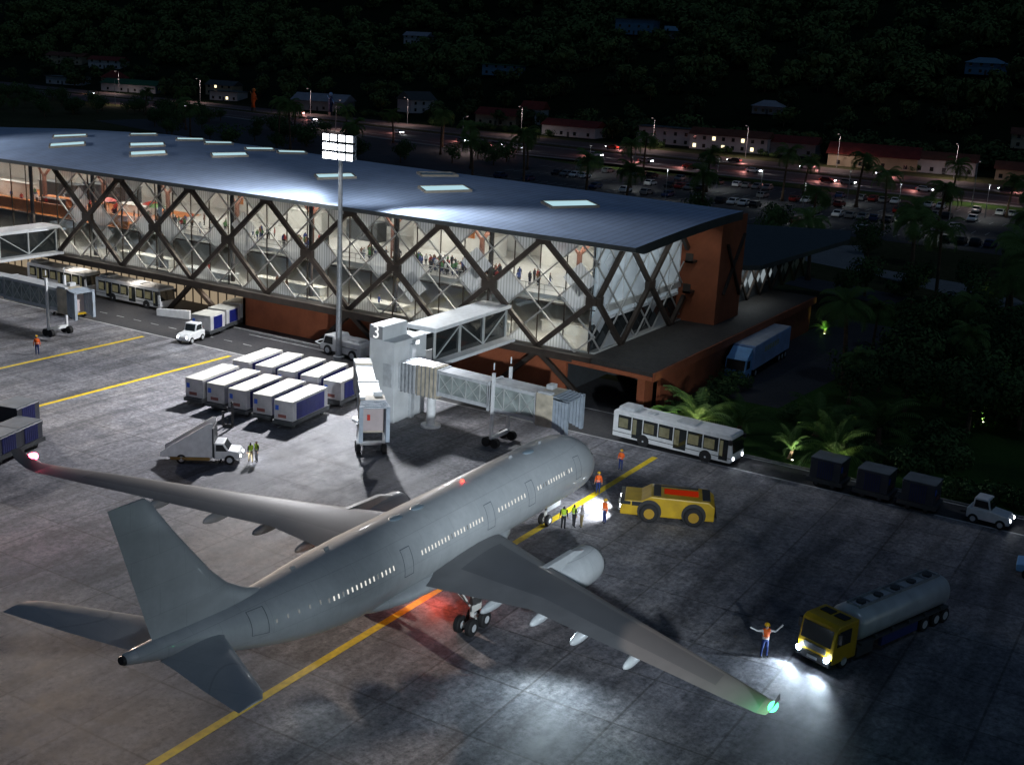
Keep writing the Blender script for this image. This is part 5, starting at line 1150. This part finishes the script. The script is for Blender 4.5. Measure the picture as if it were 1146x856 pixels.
# palms of the car park and the road side
pp = [(92,-16,2,'tall palm at the far right of the garden'),(104,-4,2,'tall palm beside the pale garden path bend'),(112,18,1,'palm between annex and access road'),(118,3,0,'palm by the pale paving beyond the annex'),(128,-14,2,'tall palm at the picture edge by the pale paving'),(82,-18,1,'palm among the dark garden trees'),(66,-22,2,'tall palm over the garden at the picture edge'),(50,-6,1,'palm at the edge of the truck yard'),(238,60,1,'palm at the verge before the near carriageway'),(243,110,0,'palm at the verge behind the skylight'),(236,8,1,'palm at the verge near the picture edge'),(178,112,2,'tall palm just behind the roof ridge'),(190,135,1,'palm just behind the dim roof panel'),(236,215,2,'tall palm near the bend above the roof'),(250,250,1,'palm near the bend left of another palm'),(255,310,2,'tall palm left of the mast above the roof'),(268,345,1,'palm behind the roof beside the totem figure'),(168.9,89.7,1,'palm rising behind the roof near the car park edge'),(206.1,96.2,2,'tall palm among parked cars behind the roof'),(219.2,80.3,1,'palm on the car park beside white cars'),(218.2,59.1,2,'tall lone palm before the red lit carriageway'),(222.5,41.4,0,'lone palm midway along the car park edge'),(229.3,20.2,2,'tall palm toward the end of the car park'),(225.2,138.9,1,'palm near the verge behind the skylit roof'),(264.1,195.9,0,'palm on the verge beside the highway bend'),(261.9,215.2,1,'bushy palm beside the highway bend'),(202.9,210.1,2,'palm behind the floodlight mast head'),(160.8,57.1,1,'dark palm close behind the roof corner'),(166.5,9.9,0,'dark palm at the car park end with brown trunk'),(212,150,0,'palm on the car park near the bend'),(196,180,1,'palm beside the car park exit'),(222,232,2,'tall palm left of the mast head'),(210,260,1,'low palm behind the metal roof'),(232,285,0,'dark palm behind the long roof'),(240,180,2,'palm on the verge above the car park'),(150,30,0,'dark palm beyond the annex roof'),(140,8,1,'dark palm beside the pale garden path'),(185,25,2,'dark palm in the car park planting strip'),(200,-2,0,'dark palm at the picture edge of the car park'),(160,75,1,'bushy palm right behind the roof edge'),(152,-8,1,'palm near the access road bend')]
for x, y, k, lab in pp: palm((x, y, 0), k, rnd.uniform(1.15, 1.45), lab, 'palms around the car park')
# ------------------------------------------------------------ cars
def car_meshes():
    b = MB(); b.prism([(-2.1,.3),(2.05,.3),(2.15,.62),(1.9,.85),(1.0,.95),(.45,1.42),(-1.35,1.45),(-1.9,.98),(-2.15,.9)], -.86, .86); body = b
    g = MB()
    for s in (-1, 1): g.add([(-1.62,s*.872,.98),(.9,s*.872,.98),(.42,s*.872,1.36),(-1.3,s*.872,1.38)], [(0,1,2,3)])
    g.add([(1.02,-.72,.98),(1.02,.72,.98),(.5,.7,1.4),(.5,-.7,1.4)], [(0,1,2,3)]); g.add([(-1.92,-.72,1.03),(-1.92,.72,1.03),(-1.4,.7,1.43),(-1.4,-.7,1.43)], [(0,1,2,3)])
    w = MB()
    w.tube((0,-.12,.32), (0,.12,.32), .32, n=14)
    return body, g, w
cb_, cg_, cw_ = car_meshes(); CB = {}
for n, m in (('white', mat('white_car', (.9, .9, .9), .3, 0, .03, coat=.3)), ('silver', mat('silver_car', (.35, .36, .38), .3, .5, .1)), ('dark', mat('dark_car', (.02, .022, .03), .3, .2, .1)), ('red', mat('red_car', (.25, .02, .015), .35, .1, .1)), ('blue', mat('blue_car', (.02, .04, .12), .35, .1, .1))): CB[n] = cb_.mesh('body', m, bevel=.06)
CG = cg_.mesh('windows', BUSGL); CW = cw_.mesh('wheels', BLACKR)
hb = MB(); hb.box(2.1, 2.19, -.18, .18, .58, .76); CH = hb.mesh('headlight', emis('car_headlight', (.9, .95, 1), 30))
tb = MB(); tb.box(-2.2, -2.12, -.16, .16, .65, .85); CT = tb.mesh('tail_light', emis('car_tail_light', (1, .08, .04), 3))
def car(x, y, rz, n, label, group, lights=False, z=-.03):
    o = link_mesh('parked_car' if not lights else 'driving_car', CB[n], None, (x, y, z), (0,0,rz)); tag(o, label, 'car', group); o.scale = (1.08,)*3
    link_mesh('windows', CG, o); [link_mesh('wheel', CW, o, (wx, wy, 0)) for wx in (-1.3, 1.35) for wy in (-.76, .76)]
    if lights: [(link_mesh('headlight', CH, o, (0, s*.6, 0)), link_mesh('tail_light', CT, o, (0, s*.65, 0))) for s in (-1, 1)]
    return o
rows = [(178.6, 'in the row nearest the terminal'), (199.6, 'in the second row from the terminal'), (220.6, 'in the third row from the terminal'), (240.6, 'in the row beside the verge')]
for ri, (x0, rl) in enumerate(rows):
    for i in range(-6, 46):
        y = i*2.9+1.45
        if rnd.random() < (.8 if (i//4+ri) % 3 else .15): continue
        if y > 70 and ri == 0 and rnd.random() < .6: continue
        n = rnd.choice(('white', 'white', 'white', 'silver', 'silver', 'dark', 'dark', 'red', 'blue'))
        sec = 'toward the picture edge' if y < 15 else 'midway along the car park' if y < 55 else 'behind the roof corner' if y < 90 else 'toward the highway bend'
        car(x0+rnd.uniform(-.3, .3), y, rnd.choice((0, PI))+rnd.uniform(-.05, .05), n, '%s parked car %s, %s' % (n, rl, sec), 'cars in the car park')
dv = [(281, 38, -1, 'white'), (279, 66, -1, 'red'), (286, 92, -1, 'white'), (283, 128, -1, 'silver'), (286, 148, -1, 'white'), (279, 60, -1, 'silver'), (284, 178, -1, 'white'), (290, 205, -1, 'silver'), (288, 189, -1, 'dark'), (298, 240, -1, 'white'), (318, 300, -1, 'white'), (335, 395, -1, 'silver'), (345, 470, -1, 'white'), (316, 110, 1, 'dark'), (320, 60, 1, 'silver'), (322, 160, 1, 'red'), (308, 20, 1, 'dark'), (280, -12, -1, 'white'), (345, 330, 1, 'white'), (278, 110, -1, 'red'), (318, 85, 1, 'white')]
for i, (x, y, d, n) in enumerate(dv):
    where = 'nearing the picture edge' if y < 50 else 'passing the red roofed houses' if y < 120 else 'before the highway bend' if y < 215 else 'beyond the highway bend'
    sl = .0 if y < 180 else math.atan2(-60, 190)*0+.28
    car(x, y, (-PI/2 if d < 0 else PI/2)-sl, n, '%s car with lights on driving the %s carriageway, %s' % (n, 'near' if d < 0 else 'far', where), 'cars driving on the highway', True, 0)
    ca = (-PI/2 if d < 0 else PI/2)-sl
    lamp('car_tail_glow', 'POINT', (x-math.cos(ca)*3.2, y-math.sin(ca)*3.2, 1.3), 520, (1, .42, .38), shadow_soft_size=.3)
    if d < 0: lamp('car_front_glow', 'SPOT', (x+math.cos(ca)*2.6, y+math.sin(ca)*2.6, .7), 600, (.9, .95, 1), aim=(x+math.cos(ca)*9, y+math.sin(ca)*9, 0), spot_size=R(70), spot_blend=.6, shadow_soft_size=.2)
# street poles along the highway
pl = [(345,213),(340,152),(335,80),(335,41),(257,183),(345,270),(352,330),(362,410),(372,480),(300,400),(285,260),(340,115),(258,120),(256,20)]
for x, y in pl:
    t = thing('street_lamp', 'slim grey street lamp on the %s side of the highway' % ('hill' if x > 330 else 'terminal'), 'street lamp', (x, y, 0), R(180) if x > 330 else 0, 'street lamps along the highway')
    b = MB(); b.tube((0,0,0), (0,0,11), .14, .08, 8); b.path([(0,0,11), (2.2,0,11.4)], .06, 6); b.build('pole', GALV, t); b = MB(); b.box(1.8, 2.8, -.2, .2, 11.3, 11.5); hd_ = b.build('lamp_head', LGREY, t); b = MB(); b.box(1.95, 2.7, -.14, .14, 11.26, 11.296); b.build('lens', emis('added_street_lens', (1, .75, .7), 2), hd_)
    sg = -1 if x > 330 else 1; lamp('added_street_fill', 'SPOT', (x+sg*2.3, y, 11.2), 6500, (1, .76, .7), aim=(x+sg*2.5, y, 0), spot_size=R(168), spot_blend=1, shadow_soft_size=.3)  # lit lens and spot are added to the poles to brighten the road
for x, y in ((188, 12), (188, 44), (188, 78), (209.6, 28), (209.6, 62), (209.6, 98), (230.5, 12), (230.5, 46), (230.5, 82), (232, 122)):  # posts and their light are added to brighten the car park
    t = thing('added_car_park_lamp', 'thin added lamp post between the rows of parked cars', 'lamp post', (x, y, 0), rnd.uniform(0, 6.28), 'added lamp posts in the car park')
    b = MB(); b.tube((0,0,0), (0,0,8), .09, .06, 8); b.build('pole', GALV, t); b = MB(); b.box(-.35, .35, -.15, .15, 8, 8.14); h_ = b.build('lamp_head', DGREY, t)
    b = MB(); b.box(-.28, .28, -.11, .11, 7.965, 7.998); b.build('lens', emis('added_car_park_lens', (.95, 1, .95), 1.5), h_)
    lamp('added_car_park_fill', 'SPOT', (x, y, 7.9), 1900, (.95, 1, .96), aim=(x-.01, y, 0), spot_size=R(155), spot_blend=.8, shadow_soft_size=.2)
# ------------------------------------------------------------ houses
HW = mat('house_white', (.5, .52, .54), .7, 0, .12, .3); HC = mat('house_cream', (.45, .38, .26), .7, 0, .12, .3); HB = mat('house_blue', (.1, .25, .4), .7, 0, .12, .3); HG = mat('house_grey', (.25, .26, .27), .7, 0, .15, .3)
LITH = emis('lit_house_window', (1, .85, .5), 2.2)
def house(x, y, w, d, h, rz, wall, roofm, label, lit=0, hip=False, flat=False, ridge=2.4, nw=4):
    z = max(0, hz(x, y)) if x > 352 else 0
    t = thing('house', label, 'house', (x, y, z-.3), rz); h += .3
    b = MB(); b.box(-d/2, d/2, -w/2, w/2, 0, h)
    if not flat and not hip: 
        for s in (-1, 1): b.add([(-d/2, s*(w/2-.02), h-.01), (d/2, s*(w/2-.02), h-.01), (0, s*(w/2-.02), h+ridge-.1)], [(0,1,2)])
    b.build('wall', wall, t); b = MB(); e = .7
    if flat: b.box(-d/2-e, d/2+e, -w/2-e, w/2+e, h, h+.35)
    else:
        q = d/2*.9 if hip else -e
        b.add([(-d/2-e, -w/2-e, h-.1), (d/2+e, -w/2-e, h-.1), (d/2+e, w/2+e, h-.1), (-d/2-e, w/2+e, h-.1), (0, -w/2+q, h+ridge), (0, w/2-q, h+ridge)], [(0,1,4),(1,2,5,4),(2,3,5),(3,0,4,5)])
        if not hip: b.v[0:4] = [(v[0], v[1], v[2]) for v in b.v[0:4]]
    b.build('roof', roofm, t)
    fl = 2 if h > 5 else 1
    for f_ in range(fl):
        for i in range(nw):
            yy_ = -w/2+(i+.5)*w/nw; zz = .9+f_*3.0
            b = MB(); b.box(-d/2-.05, -d/2+.02, yy_-.6, yy_+.6, zz, zz+1.4); fr = b.build('window', BUSGL if not (lit and (i+f_*2) % 3 == 1) else LITH, t)
            b = MB(); b.box(-d/2-.08, -d/2-.04, yy_-.7, yy_+.7, zz-.12, zz); b.build('sill', LGREY, fr)
    b = MB(); b.box(-d/2-.06, -d/2+.02, -.5, .5, 0, 2.2); b.build('door', DGREY, t)
house(366, 200, 24, 12, 4.2, R(4), HW, TILE, 'long white house with dark red gable roof beside the far carriageway')
house(372, 160, 22, 10, 6.2, R(6), HW, FASC, 'two storey white house with flat grey overhanging roof', flat=True, nw=5)
house(366, 131, 30, 10, 5.6, R(8), HW, TILE2, 'long white two storey house with brown roof and lit windows', 1, nw=8)
house(376, 110, 20, 13, 4.6, R(8), HG, TILE, 'grey house with wide red roof next to the lit white house')
house(352, 72, 30, 16, 4.2, R(10), HC, TILE, 'cream hall with big dark red roof by the roadside', ridge=3.6)
house(354, 48, 20, 10, 4.6, R(8), HW, TILE2, 'white bungalow with brown roof beyond the cream hall', nw=5)
house(352, 24, 14, 9, 3.6, R(8), HC, TILE2, 'small low house at the end of the row by the picture edge')
house(392, 252, 20, 12, 4.5, R(8), HC, TILE, 'low cream house with bright red roof near the bend', ridge=3)
house(398, 238, 10, 9, 6.2, R(8), HW, TILE, 'small white house with steep red roof behind the bend', ridge=3.5)
house(400, 305, 14, 12, 5.8, R(70), HW, FASC, 'white gabled house standing alone above the bend', ridge=3.8, nw=3)
house(385, 350, 26, 18, 4.6, R(20), HG, mat('pale_sheet_roof', (.3, .33, .38), .5, .2, .15, .4), 'wide pale sheet roofed shed with open front by the road', ridge=3.2)
house(392, 420, 16, 11, 4.4, R(15), HW, FASC, 'square white house with grey roof between the sheds', 1, flat=True)
house(405, 436, 16, 11, 5, R(15), HC, FASC, 'cream house with lit windows behind the bushes', 1)
house(392, 490, 34, 14, 4.2, R(15), HW, GREENR, 'long white shed with green sheet roof beside the highway')
house(404, 520, 12, 9, 6, R(15), HC, TILE, 'small house with pointed red roof behind the green shed', hip=True, ridge=4)
house(404, 560, 22, 12, 4.2, R(15), HW, FASC, 'long low white house near the picture corner', flat=True)
house(460, 590, 22, 12, 5, R(20), HW, TILE, 'white house with red roof up the hillside', nw=4)
house(470, 640, 26, 14, 5, R(20), HC, TILE2, 'wide brown roofed house at the hillside edge')
house(470, 300, 20, 12, 5, R(15), HB, GREENR, 'blue house half hidden by hillside trees', flat=True)
house(560, 268, 22, 14, 8, R(10), HB, FASC, 'tall blue house high on the dark hillside', flat=True)
house(540, 236, 10, 8, 4, R(30), HG, mat('blue_sheet', (.15, .3, .42), .5, .2, .1), 'small hut with light blue sheet roof on the hillside')
house(520, 70, 18, 12, 5, R(10), HB, MATS['blue_sheet'], 'blue roofed house on the dark hillside above the bungalows', hip=True)
house(430, 30, 20, 12, 5, R(10), HC, TILE2, 'brown roofed house among trees above the bungalows')
house(436, 142, 13, 9, 3.2, R(10), HG, MATS['pale_sheet_roof'], 'pale roofed house among trees behind the lit white house', hip=True)
house(560, 420, 16, 10, 5, R(10), HW, MATS['pale_sheet_roof'], 'pale roofed house far up the wooded hillside')
for x, y, m1, m2, lab in ((338, 352, ORV, WOOD, 'tall orange and ochre totem figure standing behind the roof'), (354, 320, MATS['blue_car'], CYANB, 'tall blue and white totem figure near the sheet roofed shed')):
    t = thing('totem_figure', lab, 'statue', (x, y, 0))
    b = MB(); b.box(-.8, .8, -.8, .8, 0, 1.6); b.build('plinth', DGREY, t)
    b = MB(); b.loft([[(r_*math.cos(2*PI*i/12)+ox, r_*math.sin(2*PI*i/12)+oy, z) for i in range(12)] for z, r_, ox, oy in ((1.6,.9,0,0),(3.5,.7,.1,.2),(5.2,1.1,0,0),(7,1.2,.1,-.2),(8.2,.6,.1,-.2),(8.8,.4,.1,-.2))]); b.build('torso', m1, t, smooth=True)
    b = MB(); b.ball((.1,-.2,9.5), .85, 12, 8); b.tube((0,-1,7.4), (0,-2.2,5.2), .3, .2, 8); b.tube((0,.9,7.4), (0,1.9,8.8), .3, .2, 8); b.build('head', m2, t, smooth=True)
# ------------------------------------------------------------ forest
FM = [crown_mesh(20+i, 5.2, 4.2, 240, .95, FOREST, 7, 6) for i in range(5)]
place = []
tries = 0
while len(place) < 240 and tries < 9000:
    tries += 1
    y = rnd.uniform(-30, 640); x = rnd.uniform(386, 520) if rnd.random() < .75 else rnd.uniform(372, 392)
    if any((x-a)**2+(y-c)**2 < 30 for a, c in place): continue
    hs_ = [(366,200,15),(372,160,15),(366,131,18),(376,110,14),(352,72,19),(354,48,14),(392,252,14),(398,238,10),(400,305,13),(385,350,20),(392,420,13),(405,436,13),(392,490,20),(404,520,11),(404,560,16),(460,590,16),(470,640,17),(470,300,15),(440,150,12),(430,30,14),(520,70,13)]
    if any((x-a)**2+(y-c)**2 < q*q or (x < a and abs(y-c) < q*.6 and a-x < 26) for a, c, q in hs_): continue
    if x < 386 and y > 300: continue
    place.append((x, y))
for x, y in place:
    o = link_mesh('forest_tree', FM[rnd.randrange(5)], None, (x, y, hz(x, y)+4.5), (0,0,rnd.uniform(0,6.28))); s = rnd.uniform(.7, 1.25); o.scale = (s, s, s*rnd.uniform(.85, 1.2))
    tag(o, 'dark leafy tree on the wooded slope above the roadside houses', 'tree', 'trees on the wooded hillside')
for i in range(34):   # trees and bushes between and before the roadside houses
    y = rnd.uniform(0, 330); x = 349+max(0, y-210)*.2+rnd.uniform(-2, 6)
    o = link_mesh('roadside_bush', SH[1], None, (x, y, 1.3), (0,0,rnd.uniform(0,6.28))); o.scale = (rnd.uniform(.8, 1.6),)*3
    tag(o, 'dark bush in front of the houses beside the highway', 'shrub', 'bushes beside the highway')
for i in range(26):
    y = rnd.uniform(0, 250); x = 378+rnd.uniform(0, 14)
    o = link_mesh('forest_tree', FM[rnd.randrange(5)], None, (x, y, hz(x, y)+4.5), (0,0,rnd.uniform(0,6.28))); o.scale = (rnd.uniform(.8, 1.2),)*3
    tag(o, 'dark leafy tree on the wooded slope above the roadside houses', 'tree', 'trees on the wooded hillside')
for i in range(70):   # trees between the terminal and the highway
    y = rnd.uniform(150, 470); x = (235+max(0, y-200)*.22)+rnd.uniform(-45, 18)
    o = link_mesh('verge_tree', SH[2], None, (x, y, 3.4), (0,0,rnd.uniform(0,6.28))); o.scale = (rnd.uniform(.8, 1.5),)*3
    tag(o, 'dark bushy tree on the verge between terminal roof and highway', 'tree', 'trees on the verge behind the terminal')
# the wood beyond reads as one mass
lib = []
for me in FM[:3]:
    n = len(me.vertices); co = np.empty(n*3); me.vertices.foreach_get('co', co); 
    fa = np.array([list(p.vertices)[:4] for p in me.polygons if len(p.vertices) == 4 and p.material_index == 0]); lib.append((co.reshape(-1, 3), fa))
V = []; F = []; off = 0; rg = np.random.default_rng(3)
for k in range(3600):
    x = rg.uniform(470, 1120); y = rg.uniform(-260+(x-500)*-.1, 760+(x-500)*.9)
    if (x-560)**2+(y-268)**2 < 500 or (x-540)**2+(y-236)**2 < 200 or (x-520)**2+(y-70)**2 < 300 or (x-560)**2+(y-420)**2 < 200: continue
    co, fa = lib[k % 3]; sel = fa[::2] if x > 700 else fa; a = rg.uniform(0, 6.28); s = rg.uniform(.75, 2.0)*(1.15 if x > 700 else 1)
    c_, s_ = math.cos(a), math.sin(a); p = np.stack([(co[:,0]*c_-co[:,1]*s_)*s+x, (co[:,0]*s_+co[:,1]*c_)*s+y, co[:,2]*s*rg.uniform(.8,1.15)+hz(x, y)+4.5*s*.7], 1)
    V.append(p); F.append(sel+off); off += len(p)
V = np.concatenate(V); F = np.concatenate(F)
me = bpy.data.meshes.new('forest'); me.vertices.add(len(V)); me.vertices.foreach_set('co', V.ravel()); me.loops.add(F.size); me.loops.foreach_set('vertex_index', F.ravel().astype(np.int32)); me.polygons.add(len(F)); me.polygons.foreach_set('loop_start', np.arange(0, F.size, 4, dtype=np.int32)); me.polygons.foreach_set('loop_total', np.full(len(F), 4, dtype=np.int32)); me.materials.append(FOREST); me.update(calc_edges=True)
fo = bpy.data.objects.new('forest', me); COL.objects.link(fo); fo['kind'] = 'stuff'; tag(fo, 'dark distant wood covering the hillside', 'forest')
